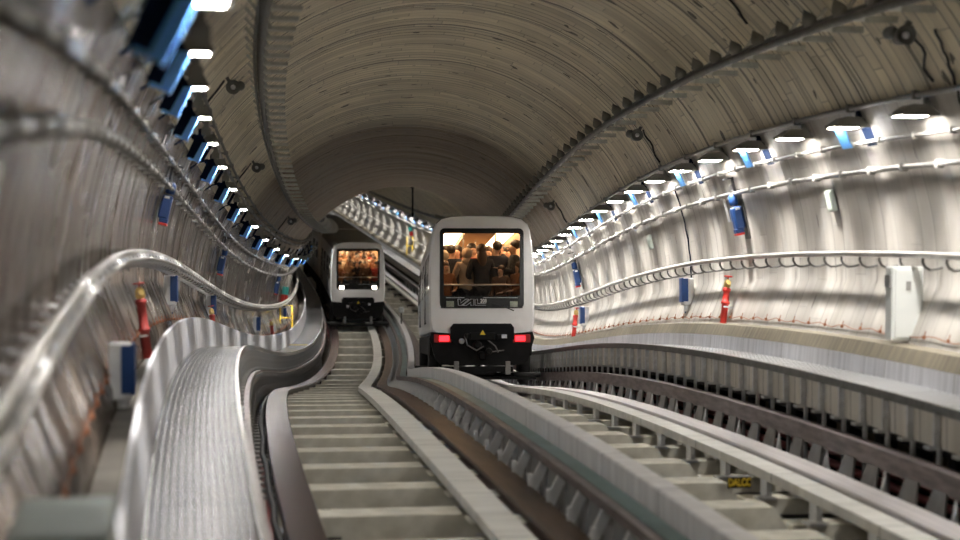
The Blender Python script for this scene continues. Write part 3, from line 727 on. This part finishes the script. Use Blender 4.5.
# red and green plates, yellow frames
def plate(Y, s, v, label, c1, c2):
    root = empty('wall_sign', FW(Y, s, v, .08), label, 'sign')
    mb = MB(); mb.box((0, 0, .13), (.03, .26, .24)); mb.box((-.0, 0, .13), (.24, .02, .24)); mb.build('upper_plate', M[c1], root)
    mb = MB(); mb.box((0, 0, -.12), (.03, .26, .24)); mb.box((-.0, 0, -.12), (.24, .02, .24)); mb.build('lower_plate', M[c2], root)
plate(50.5, -1, 2.05, 'small green and red sign at the far end of the left wall', 'turq', 'red')
plate(88.5, 1, 2.30, 'turquoise and red sign on the far right wall between the trains', 'turq', 'red')
def frame(Y, s, label, h=1.0, w=.5, u=3.3, v=.72):
    mb = MB(); mb.tube([(-w/2, 0, 0), (-w/2, 0, h), (w/2, 0, h), (w/2, 0, 0)], .03, 6); mb.tube([(-w/2, 0, h*.5), (w/2, 0, h*.5)], .02, 6)
    tag(mb.build('safety_frame', M['yellow'], None, FR(Y, s*u, v)), label, 'frame')
frame(48.5, -1, 'yellow tubular frame at the far end of the left walkway', .75, .36, 3.60, 1.05)
frame(88, 1, 'yellow tubular frame by the far right wall between the trains', 1.0, .32, 3.60, 1.03)
mb = MB(); mb.box((0, 0, 0), (.56, .05, .012)); tag(mb.build('step_edge', M['yellow'], None, FR(46.5, -3.1, .718)), 'yellow strip painted across the far left walkway', 'marking')

# marker post between the tracks
root = empty('marker_post', FR(59.5, .16, .36), 'white topped marker post on the divider wall between the trains', 'marker post')
mb = MB(); mb.tube([(0, 0, 0), (0, 0, .42)], .025, 8); mb.build('post', M['darkgalv'], root)
mb = MB(); mb.box((0, 0, .52), (.20, .12, .22), bev=.03); mb.build('head', M['cabinet'], root)
# hanging rod from the vault
mb = MB(); mb.tube([(0, 0, 0), (0, 0, -1.1)], .035, 8); mb.box((0, 0, -.02), (.16, .16, .04)); mb.lathe([(.04, -1.16), (.05, -1.12), (.05, -1.0), (.035, -.98)], 10)
tag(mb.build('hanging_rod', M['blackmatte'], None, FR(62, .75, WC+math.sqrt(WR*WR-.5625))), 'dark rod hanging from the vault between the trains', 'rod')

# ------------------------------------------------------------------ lettering
def text(body, size, m, parent, mx, name='lettering', ext=.004, outline=False, xs=1, bold=0):
    cu = bpy.data.curves.new(name, 'FONT'); cu.body = body; cu.size = size; cu.extrude = ext; cu.align_x = 'CENTER'; cu.align_y = 'CENTER'; cu.offset = bold
    t = bpy.data.objects.new('tmp', cu); C.objects.link(t); bpy.context.view_layer.update()
    me = bpy.data.meshes.new_from_object(t.evaluated_get(bpy.context.evaluated_depsgraph_get()))
    bpy.data.objects.remove(t); me.materials.clear(); me.materials.append(m)
    o = bpy.data.objects.new(name, me); C.objects.link(o)
    if parent is not None: o.parent = parent; o.matrix_local = mx @ Matrix.Diagonal((xs, 1, 1, 1))
    else: o.matrix_world = mx @ Matrix.Diagonal((xs, 1, 1, 1))
    return o
FACE = Matrix.Rotation(PI/2, 4, 'X')

# number tag between sleepers of the right track
root = empty('number_tag', FR(13.72, 1.58, -.085), 'black tag with yellow letters standing between sleepers of the right track', 'tag')
mb = MB(); mb.box((0, .01, 0), (.21, .014, .10)); mb.build('plate', M['black'], root)
mb = MB(); mb.box((0, .0, .056), (.21, .03, .012)); mb.build('top_edge', M['lettering'], root)
text('DALCC', .095, M['yellow'], root, Matrix.Translation((0, 0, 0)) @ FACE, xs=.66, bold=.003)

# ------------------------------------------------------------------ people
def skinmesh(nodes, edges, name, sub=2, root=0):
    me = bpy.data.meshes.new(name); me.from_pydata([n[:3] for n in nodes], edges, [])
    o = bpy.data.objects.new('tmp', me); C.objects.link(o)
    sk = o.modifiers.new('s', 'SKIN'); sk.use_smooth_shade = True; su = o.modifiers.new('u', 'SUBSURF'); su.levels = sub; su.render_levels = sub
    for i, n in enumerate(nodes):
        r = n[3]; d = me.skin_vertices[0].data[i]; d.radius = (r, n[4] if len(n) > 4 else r); d.use_root = (i == root)
    bpy.context.view_layer.update()
    out = bpy.data.meshes.new_from_object(o.evaluated_get(bpy.context.evaluated_depsgraph_get())); out.name = name
    bpy.data.objects.remove(o); return out
def arm(s, pose):
    sh = (s*.19, 0, 1.43)
    if pose == 'down': el = (s*.26, -.02, 1.14); wr = (s*.25, .10, .90); d = Vector((0, .15, -1))
    elif pose == 'up': el = (s*.30, .16, 1.33); wr = (s*.24, .28, 1.58); d = Vector((0, .25, 1))
    elif pose == 'fwd': el = (s*.27, .06, 1.16); wr = (s*.12, .28, 1.22); d = Vector((-s*.4, .8, .3))
    else: el = (s*.27, .02, 1.15); wr = (s*.14, .24, 1.06); d = Vector((-s*.6, .7, -.1))
    return sh, el, wr, d.normalized()
def body_nodes(poseL, poseR):
    N = [(0, 0, .95, .13, .10)]; E = []
    def a(n, p):
        N.append(n); E.append((p, len(N)-1)); return len(N)-1
    sp = a((0, 0, 1.15, .125, .10), 0); chs = a((0, 0, 1.36, .14, .10), sp); nk = a((0, .0, 1.47, .055), chs); nk2 = a((0, .015, 1.53, .052), nk)
    hd = a((0, .035, 1.60, .086, .094), nk2); a((0, .02, 1.70, .080, .094), hd)
    for s, p in ((-1, poseL), (1, poseR)):
        hip = a((s*.09, 0, .88, .085), 0); kn = a((s*.10, .02, .50, .055), hip); an = a((s*.10, -.01, .09, .038), kn); a((s*.11, .14, .04, .035), an)
        sh, el, wr, d = arm(s, p); i = a((*sh, .055), chs); j = a((*el, .042), i); k = a((*wr, .028), j)
        pm = Vector(wr)+d*.06; q = a((*pm, .034, .018), k)
        side = d.cross(Vector((0, 0, 1)) if abs(d.z) < .8 else Vector((1, 0, 0))).normalized()
        cu = side.cross(d).normalized()*.3
        for f, (o, l) in enumerate(((-.030, .060), (-.010, .072), (.010, .068), (.030, .052))):
            b0 = pm+side*o+d*.03; b1 = b0+(d-cu*.5).normalized()*l*.5; b2 = b1+(d-cu*1.8).normalized()*l*.5
            x = a((*b0, .010), q); y = a((*b1, .009), x); a((*b2, .007), y)
        t0 = Vector(wr)+d*.03+side*-.03; t1 = t0+(d*.6-side).normalized()*.04
        x = a((*t0, .011), k); a((*t1, .009), x)
    return N, E
POSES = [('down', 'down'), ('fwd', 'up'), ('fwd', 'fwd'), ('hold', 'down')]
body_me, coat_me, trou_me = [], [], []
for pl, pr in POSES:
    N_, E_ = body_nodes(pl, pr); body_me.append(skinmesh(N_, E_, 'body', 1))
    N2 = [(0, 0, .80, .19, .14)]; E2 = []
    def a2(n, p):
        N2.append(n); E2.append((p, len(N2)-1)); return len(N2)-1
    q = a2((0, 0, 1.0, .175, .135), 0); q = a2((0, 0, 1.2, .165, .13), q); chs = a2((0, 0, 1.38, .16, .125), q); a2((0, .0, 1.49, .075), chs)
    for s, p in ((-1, pl), (1, pr)):
        sh, el, wr, d = arm(s, p); i = a2((*sh, .08), chs); j = a2((*el, .062), i); a2((*(Vector(wr)-d*.01), .045), j)
    coat_me.append(skinmesh(N2, E2, 'coat', 2))
N3 = [(0, 0, .93, .15, .12)]; E3 = []
for s in (-1, 1):
    b = len(N3); N3 += [(s*.09, 0, .86, .10), (s*.10, .02, .50, .075), (s*.10, -.01, .10, .062)]; E3 += [(0, b), (b, b+1), (b+1, b+2)]
trou = skinmesh(N3, E3, 'trousers', 1)
def ball(name, c, r, cut=None, n=14):
    mb = MB(); vs = []; fs = []
    for i in range(n//2+1):
        th = PI*i/(n//2)
        for j in range(n):
            ph = 2*PI*j/n; vs.append((c[0]+r[0]*math.sin(th)*math.cos(ph), c[1]+r[1]*math.sin(th)*math.sin(ph), c[2]+r[2]*math.cos(th)))
    for i in range(n//2):
        for j in range(n): fs.append((i*n+j, (i+1)*n+j, (i+1)*n+(j+1) % n, i*n+(j+1) % n))
    mb.add(vs, fs, smooth=True); return mb
def mesh_of(mb, name):
    o = mb.build(name, M['skin']); me = o.data; bpy.data.objects.remove(o); me.materials.clear(); return me
hb = ball('h', (0, -.03, 1.70), (.098, .108, .095)); hair_short = mesh_of(hb, 'hair')
hb = ball('h', (0, -.03, 1.69), (.104, .110, .105)); b2 = ball('h', (0, -.055, 1.50), (.105, .075, .22)); hb.add(b2.v, b2.f, smooth=True); hair_long = mesh_of(hb, 'hair')
hb = ball('h', (0, -.035, 1.67), (.115, .12, .125)); b2 = ball('h', (0, -.04, 1.50), (.13, .10, .09)); hb.add(b2.v, b2.f, smooth=True); hood_me = mesh_of(hb, 'hood')
fc = MB(); fc.add([(-.016, .118, 1.60), (.016, .118, 1.60), (0, .118, 1.645), (0, .150, 1.607)], [(0, 1, 3), (1, 2, 3), (2, 0, 3)]); nose_me = mesh_of(fc, 'nose')
fc = MB()
for s in (-1, 1): q = ball('e', (s*.032, .112, 1.642), (.014, .010, .008), n=8); fc.add(q.v, q.f, smooth=True)
q = ball('m', (0, .118, 1.565), (.026, .010, .007), n=8); fc.add(q.v, q.f, smooth=True); eye_me = mesh_of(fc, 'face_features')
for me, m in ((nose_me, 'skin'), (eye_me, 'haird'), (trou, 'trousers')): me.materials.append(M[m])
for me in body_me: me.materials.clear(); me.materials.append(M['skin'])
for me in coat_me+[hair_short, hair_long, hood_me]: me.materials.clear(); me.materials.append(M['haird'])
COAT = {}
def coatmat(c):
    if c not in COAT: COAT[c] = mat('cloth_%s' % c[0], c[1], .85, noise=.2, nscale=12)
    return COAT[c]
CL = {'black': ('black', (.015, .014, .016)), 'cream': ('cream', (.68, .56, .42)), 'beige': ('beige', (.45, .33, .22)), 'brown': ('brown', (.13, .065, .035)), 'red': ('red', (.35, .04, .03)),
      'navy': ('navy', (.012, .015, .028)), 'grey': ('grey', (.18, .17, .16)), 'rust': ('rust', (.33, .13, .05)), 'tan': ('tan', (.36, .22, .12)), 'white': ('white', (.75, .68, .58))}
def part(name, me, parent, m=None):
    o = bpy.data.objects.new(name, me); C.objects.link(o); o.parent = parent
    if m is not None and me.materials: o.material_slots[0].link = 'OBJECT'; o.material_slots[0].material = m
    return o
def person(T, x, y, face, coat, hair, label, pose=0, h=1.0, kind='short', group=None):
    """T: the floor frame of the carriage; face: degrees, 0 looks away from the camera"""
    mx = T @ Matrix.Translation((x, y, 0)) @ Matrix.Rotation(math.radians(face), 4, 'Z') @ Matrix.Diagonal((h, h, h, 1))
    root = bpy.data.objects.new('person', body_me[pose]); C.objects.link(root); root.matrix_world = mx; tag(root, label, 'person', group)
    part('coat', coat_me[pose], root, coatmat(CL[coat])); part('trousers', trou, root)
    if kind == 'hood': part('hood', hood_me, root, coatmat(CL[coat]))
    else: part('hair', hair_short if kind == 'short' else hair_long, root, M[hair])
    part('nose', nose_me, root); part('face_features', eye_me, root)
    return root

# ------------------------------------------------------------------ the trains
def outline(k=1.0, dx=0):
    pts = [(.90, .98), (1.00, 1.06), (1.035, 1.30), (1.04, 1.8), (1.035, 2.3), (1.0, 2.75), (.955, 3.05), (.90, 3.19), (.80, 3.28), (.62, 3.325), (.3, 3.345)]
    full = [(-a, b) for a, b in pts]+[(0, 3.35)]+pts[::-1]+[(.45, .98), (0, .98), (-.45, .98)]
    return [((a*k), 2.15+(b-2.15)*k) for a, b in full]
HW, Z0, Z1, CR = .80, 1.52, 3.06, .09
def rrect(hw, z0, z1, r, n=5):
    out = []
    for cx, cz, a0 in ((hw-r, z1-r, 0), (-hw+r, z1-r, 90), (-hw+r, z0+r, 180), (hw-r, z0+r, 270)):
        for i in range(n+1):
            a = math.radians(a0+90*i/n); out.append((cx+r*math.cos(a), cz+r*math.sin(a)))
    return out
def ray_rr(x, z, cx, cz, hw, hh):
    dx, dz = x-cx, z-cz; t = min(hw/abs(dx) if abs(dx) > 1e-6 else 1e9, hh/abs(dz) if abs(dz) > 1e-6 else 1e9); return (cx+dx*t, cz+dz*t)
def shell(name, parent, a, b, mx, front=True, ends=(True, True)):
    mb = MB(); n = len(outline())
    ys = [(a, .955), (a+.03, .98), (a+.09, .995), (a+.25, 1.0)]+[(a+.25+(b-a-.5)*i/6, 1.0) for i in range(1, 6)]+[(b-.25, 1), (b-.09, .995), (b, .96)]
    vs = []
    for y, k in ys: vs += [(p, y, q) for p, q in outline(k)]
    fs = [(i*n+j, i*n+(j+1) % n, (i+1)*n+(j+1) % n, (i+1)*n+j) for i in range(len(ys)-1) for j in range(n)]
    mb.add(vs, fs, smooth=False)
    for y, e in ((a, 0), (b, 1)):
        k = .955 if e == 0 else .96; ol = outline(k); hole = [ray_rr(p, q, 0, 2.29, HW, .77) for p, q in ol]
        vv = [(p, y, q) for p, q in ol]+[(p, y, q) for p, q in hole]+[(p, y+(.05 if e == 0 else -.05), q) for p, q in hole]
        ff = [(j, (j+1) % n, (j+1) % n+n, j+n) for j in range(n)]+[(j+n, (j+1) % n+n, (j+1) % n+2*n, j+2*n) for j in range(n)]
        mb.add(vv, ff)
    o = mb.build(name, M['white'], parent, mx); fixnormals(o)
    me = o.data; me.materials.append(M['whiteroof'])
    for p in me.polygons:
        if p.center.z > 3.12 and abs(p.normal.y) < .5 and p.normal.z > .3: p.material_index = 1
        if a+.3 < p.center.y < b-.3: pass
    return o
def make_train(name, T, cars, label, lights, warm):
    root = empty(name, T, label, 'train')
    for ci, (a, b, cm) in enumerate(cars):
        body = shell('car_body', root, a, b, cm)
        # inner lining
        mb = MB(); ol = [(p*.94, 2.15+(q-2.15)*.94) for p, q in outline()]; n = len(ol)
        vs = [(p, y, q) for y in (a+.12, b-.12) for p, q in ol]
        mb.add(vs, [(j, j+n, (j+1) % n+n, (j+1) % n) for j in range(n)]); mb.add(vs[n:], [tuple(range(n))])
        mb.build('lining', M['cream'], root, cm)
        mb = MB(); mb.box((0, (a+b)/2, 1.0), (1.9, b-a-.3, .04)); mb.build('car_floor', M['bracketgrey'], root, cm)
        for x in (-.52, .52):
            mb = MB(); mb.box((x, a+3.2, 3.05), (.34, 5.6, .03)); mb.build('ceiling_light', M['ceilglow'], root, cm)
        mb = MB(); mb.box((0, a+3, 3.03), (.62, 5.4, .05)); mb.build('ceiling_panel', M['cream'], root, cm)
        for x, y in ((-.33, .75), (.33, .9), (.0, 2.4), (-.33, 4), (.4, 4.2)):
            mb = MB(); mb.tube([(x, a+y, 1.02), (x, a+y, 3.03)], .018, 8); mb.build('grab_pole', M['pipe'], root, cm)
        mb = MB(); mb.tube([(-.86, a+.14, 1.98), (.86, a+.14, 1.98)], .018, 8); mb.build('grab_rail', M['pipe'], root, cm)
        # side windows and doors, both flanks
        for s in (-1, 1):
            for y in (1.4, 3.4, 6.5, 9.6, 11.6):
                if a+y > b-1: continue
                mb = MB(); T2 = Matrix.Translation((s*1.026, a+y, 2.25)) @ Matrix.Rotation(-s*.045, 4, 'Y')
                mb.box((0, 0, 0), (.02, .95 if y not in (3.4, 9.6) else 1.3, .80), bev=.008); mb.v = [tuple(T2 @ Vector(q)) for q in mb.v]
                mb.build('side_window', M['gasket'], root, cm)
            for y in (3.4, 9.6):
                if a+y > b-1: continue
                mb = MB(); mb.box((s*1.036, a+y-.7, 1.8), (.016, .02, 1.1)); mb.box((s*1.036, a+y+.7, 1.8), (.016, .02, 1.1)); mb.box((s*1.036, a+y, 1.8), (.016, .015, 1.1)); mb.build('door_seam', M['black'], root, cm)
            mb = MB(); mb.box((s*.98, (a+b)/2, .80), (.06, b-a-.8, .42), bev=.02); mb.build('side_skirt', M['blackmatte'], root, cm)
        # bogies with tyres
        for y in (1.35, b-a-1.5):
            mb = MB(); mb.box((0, a+y, .55), (1.5, .5, .25), bev=.03); mb.box((0, a+y, .20), (2.2, .12, .08)); mb.box((-.5, a+y-.5, .28), (.08, 1.2, .10)); mb.box((.5, a+y-.5, .28), (.08, 1.2, .10)); mb.build('bogie', M['blackmatte'], root, cm)
            for s in (-1, 1):
                mb = MB(); mb.lathe([(.25, -.11), (.44, -.11), (.49, -.07), (.495, 0), (.49, .07), (.44, .11), (.25, .11)], 28, Matrix.Translation((s*.91, a+y, .50)) @ Matrix.Rotation(PI/2, 4, 'Y'))
                mb.build('tyre', M['rubber'], root, cm)
                mb = MB(); mb.lathe([(.10, -.04), (.24, -.05), (.27, -.02), (.27, .04), (.24, .05), (.10, .04)], 24, Matrix.Translation((s*.90, a+y-1.18, .22))); mb.build('guide_wheel', M['rubber'], root, cm)
        if ci == 0:
            ya = a
            # window frame, glass, black band
            mb = MB(); out = rrect(HW+.02, Z0-.0, Z1+.02, CR); n = len(out)
            inn = rrect(HW-.055, 1.755, Z1-.075, .04)
            vs = [(p, ya-.015, q) for p, q in out]+[(p, ya-.018, q) for p, q in inn]+[(p, ya+.05, q) for p, q in out]+[(p, ya+.05, q) for p, q in inn]
            fs = [(j, j+n, (j+1) % n+n, (j+1) % n) for j in range(n)]+[(j, (j+1) % n, (j+1) % n+2*n, j+2*n) for j in range(n)]+[(j+n, j+3*n, (j+1) % n+3*n, (j+1) % n+n) for j in range(n)]+[(j+2*n, (j+1) % n+2*n, (j+1) % n+3*n, j+3*n) for j in range(n)]
            mb.add(vs, fs); fr_ = mb.build('window_frame', M['gasket'], root, cm); fixnormals(fr_)
            mb = MB(); mb.box((0, ya+.01, 2.37), (2*(HW-.05), .008, 1.24)); mb.build('windscreen', M['glass'], root, cm)
            mb = MB(); mb.box((-.52, ya-.022, 1.725), (.36, .006, .012)) ; mb.box((.36, ya-.022, 1.725), (.68, .006, .012)); mb.build('trim_line', M['lettering'], fr_)
            for x in (-.62, .62):
                mb = MB(); mb.box((x, ya-.02, 1.60), (.15, .02, .115), bev=.006); mb.build('lens' if not lights else 'headlight', M['lensoff'] if not lights else M['head'], root, cm)
            if not lights:
                # outlined V A L and the number
                mb = MB()
                def pl(pts, r=.006):
                    q = [(-.47+p*1.0, ya-.024, 1.575+z) for p, z in pts]; mb.tube(q+[q[0]], r, 4, cap=False, smooth=False)
                pl([(0, .12), (.055, .12), (.055, .045), (.155, .12), (.22, .12), (.07, 0), (.01, 0)])
                pl([(.09, 0), (.25, .12), (.31, .12), (.31, 0), (.25, 0), (.25, .06), (.17, 0)])
                pl([(.335, 0), (.335, .12), (.385, .12), (.385, .035), (.55, .035), (.55, 0)])
                mb.build('lettering', M['lettering'], fr_)
                text('208', .10, M['letterwhite'], fr_, Matrix.Translation((.03, ya-.024, 1.66)) @ FACE, 'number', xs=.85, bold=.002)
                text('VAL', .17, M['letterwhite'], root, cm @ Matrix.Translation((-1.052, ya+.55, 2.35)) @ Matrix.Rotation(-PI/2, 4, 'Z') @ FACE @ Matrix.Rotation(-PI/2, 4, 'Z'), 'side_lettering')
            mb = MB(); mb.tube([(.20, ya-.03, 1.60), (.38, ya-.05, 1.57), (.47, ya-.05, 1.53), (.62, ya-.05, 1.47)], .012, 6); mb.box((.46, ya-.05, 1.55), (.05, .03, .06)); mb.build('wiper', M['cable'], root, cm)
            # black lower front with coupler
            mb = MB(); mb.prism([(-.56, 1.22), (.56, 1.22), (.62, 1.14), (.62, .92), (.48, .80), (-.48, .80), (-.62, .92), (-.62, 1.14)], ya-.10, ya+.5)
            mb.build('coupler_hood', M['black'], root, cm)
            for s in (-1, 1):
                mb = MB(); mb.prism([(s*.50, 1.02), (s*.985, 1.06), (s*1.02, .94), (s*.90, .52), (s*.80, .42), (s*.50, .42)], ya-.04, ya+.6); fixnormals(mb.build('cheek', M['blackmatte'], root, cm))
                mb = MB(); mb.box((s*.77, ya-.05, .93), (.34, .03, .16), bev=.01); case = mb.build('lamp_case', M['tailcase'] if not lights else M['black'], root, cm)
                if not lights:
                    mb = MB(); mb.box((s*.74, ya-.072, .93), (.19, .02, .105), bev=.006); mb.build('tail_light', M['tail'], case)
                mb = MB(); mb.box((s*.50, ya-.02, .36), (.10, .10, .26), bev=.01); mb.build('lifting_lug', M['bracketgrey'], root, cm)
            mb = MB(); mb.box((0, ya+.2, .62), (1.3, .5, .42)); mb.box((0, ya-.02, .16), (2.1, .14, .05)); mb.box((-.1, ya-.02, .26), (.7, .06, .05), Matrix.Rotation(.03, 3, 'Y')); mb.box((0, ya+.3, .33), (1.2, .7, .10)); mb.build('underframe', M['blackmatte'], root, cm)
            mb = MB(); mb.box((0, ya-.18, .97), (.50, .12, .16), bev=.02); mb.box((-.30, ya-.16, .97), (.10, .14, .12), bev=.02); mb.box((.38, ya-.16, .96), (.20, .10, .10), bev=.02)
            mb.lathe([(.02, -.08), (.09, -.06), (.09, .04), (.05, .08)], 12, Matrix.Translation((-.1, ya-.2, .80)) @ Matrix.Rotation(PI/2, 4, 'X'))
            mb.lathe([(.02, -.08), (.07, -.06), (.07, .04), (.05, .08)], 12, Matrix.Translation((.12, ya-.2, .68)) @ Matrix.Rotation(PI/2, 4, 'X'))
            mb.box((.05, ya-.16, .78), (.34, .10, .06), Matrix.Rotation(.3, 3, 'Y')); mb.box((0, ya-.15, .60), (.14, .14, .16), bev=.02)
            cp = mb.build('coupler', M['blackmatte'], root, cm)
            mb = MB(); mb.tube([(-.34, ya-.2, .98), (-.30, ya-.26, .80), (-.12, ya-.28, .70), (.02, ya-.24, .78)], .016, 6); mb.tube([(.1, ya-.2, .9), (.24, ya-.28, .78), (.30, ya-.22, .66)], .014, 6); mb.tube([(.42, ya-.15, .70), (.15, ya-.2, .67)], .014, 6); mb.build('hose', M['hook'], cp)
            mb = MB(); mb.lathe([(.001, 0), (.055, 0), (.055, .02), (.001, .03)], 14, Matrix.Translation((-.40, ya-.11, .88)) @ Matrix.Rotation(PI/2, 4, 'X')); mb.build('fitting', M['galv'], cp); mb = MB(); mb.box((.42, ya-.215, .97), (.10, .02, .07)); mb.build('fitting', M['galv'], cp)
            mb = MB(); mb.prism([(-.055, 1.00), (.055, 1.00), (0, 1.095)], ya-.255, ya-.243); mb.build('warning_triangle', M['yellow'], cp)
    return root

def chord(Ya, Yb, u):
    A = P(Ya, u, 0); B = P(Yb, u, 0); d = B-A
    return Matrix.Translation(A) @ Euler((math.atan2(d.z, math.hypot(d.x, d.y)), 0, -math.atan2(d.x, d.y))).to_matrix().to_4x4()
T1 = chord(31.0, 43.9, TR)
make_train('train', T1, [(0, 12.9, Matrix())], 'nearer white metro train seen from behind with two red tail lights', False, 1)
T2 = chord(61.2, 73.7, TL); T2b = chord(74.5, 87.2, TL)
make_train('train', T2, [(0, 12.5, Matrix()), (.0, 12.7, T2.inverted() @ T2b)], 'farther white metro train on the left track with lit headlights', True, 1)

F1 = T1 @ Matrix.Translation((0, 0, 1.02))
for q in (
    (.02, .50, 10, 'black', 'hairb', 'person in black coat with long brown hair, back turned, centre of the near train window', 3, 1.0, 'long'),
    (-.27, .62, 25, 'beige', 'haird', 'person in beige hooded jacket left of centre in the near train window', 2, .96, 'hood'),
    (-.56, .80, -20, 'navy', 'haird', 'dark haired person in navy coat at the left pole of the near train', 1, 1.0, 'short'),
    (-.76, .50, 60, 'cream', 'hairb', 'person in fluffy cream hooded coat at the left edge of the near window', 0, .93, 'hood'),
    (.34, .74, 20, 'navy', 'haird', 'tall dark haired person in navy coat reaching for the right pole', 1, 1.04, 'short'),
    (.68, .60, 95, 'black', 'haird', 'person in black jacket seen in profile at the right edge of the near window', 2, 1.05, 'short'),
    (.20, 1.20, 170, 'tan', 'hairb', 'person in tan coat facing the window behind the long haired person', 0, 1.0, 'short'),
    (-.12, 1.35, 200, 'red', 'haird', 'person in red scarfed coat deep in the near train', 0, 1.04, 'short'),
    (-.42, 1.45, 160, 'brown', 'haird', 'person in brown coat standing behind the navy coat in the near train', 2, 1.02, 'short'),
    (.52, 1.40, 190, 'grey', 'haird', 'person in grey coat facing out behind the black jacket in the near train', 0, 1.0, 'short'),
    (-.70, .36, 200, 'rust', 'hairb', 'shorter person in rust coat leaning at the lower left of the near window', 3, .80, 'short'),
    (.40, .38, 150, 'brown', 'hairb', 'short person in brown coat below the rail right of centre in the near window', 3, .76, 'short'),
    (.72, .34, 120, 'rust', 'hairb', 'short brown haired person in rust coat at the lower right corner of the near window', 3, .80, 'long'),
    (.0, 2.2, 180, 'white', 'hairb', 'person in white top far inside the near train', 0, 1.0, 'short'),
    (-.62, 2.3, 150, 'black', 'haird', 'person in black coat far inside the near train on the left', 0, 1.05, 'short'),
    (.66, 2.3, 200, 'brown', 'haird', 'person in brown coat far inside the near train on the right', 0, 1.03, 'short')):
    person(F1, q[0], q[1], q[2], q[3], q[4], q[5], q[6], q[7], q[8])
F2 = T2 @ Matrix.Translation((0, 0, 1.02))
rows = ((.42, 5, .90), (.85, 5, .98), (1.35, 5, 1.04), (1.9, 4, 1.08))
cc = ['rust', 'tan', 'black', 'brown', 'red', 'cream', 'brown', 'navy', 'tan', 'rust', 'grey', 'beige', 'black', 'white', 'brown', 'tan', 'rust', 'beige', 'red']
rown = ('front row', 'second row', 'third row', 'back row'); pos5 = ('at the far left', 'left of centre', 'in the centre', 'right of centre', 'at the far right'); k = 0
for ri, (y, n, h) in enumerate(rows):
    for i in range(n):
        x = -.68+1.36*(i+(.0 if n == 5 else .4))/(4 if n == 5 else 4)
        person(F2, x+random.uniform(-.04, .04), y, 180+random.uniform(-45, 45), cc[k], ('haird', 'hairb', 'hairb', 'hairg')[k % 4], f'person in {cc[k]} coat, {rown[ri]}, {pos5[i]} behind the far train windscreen', k % 4 if ri else (0, 2, 1, 3, 0)[i], h*random.uniform(.96, 1.02), 'short'); k += 1
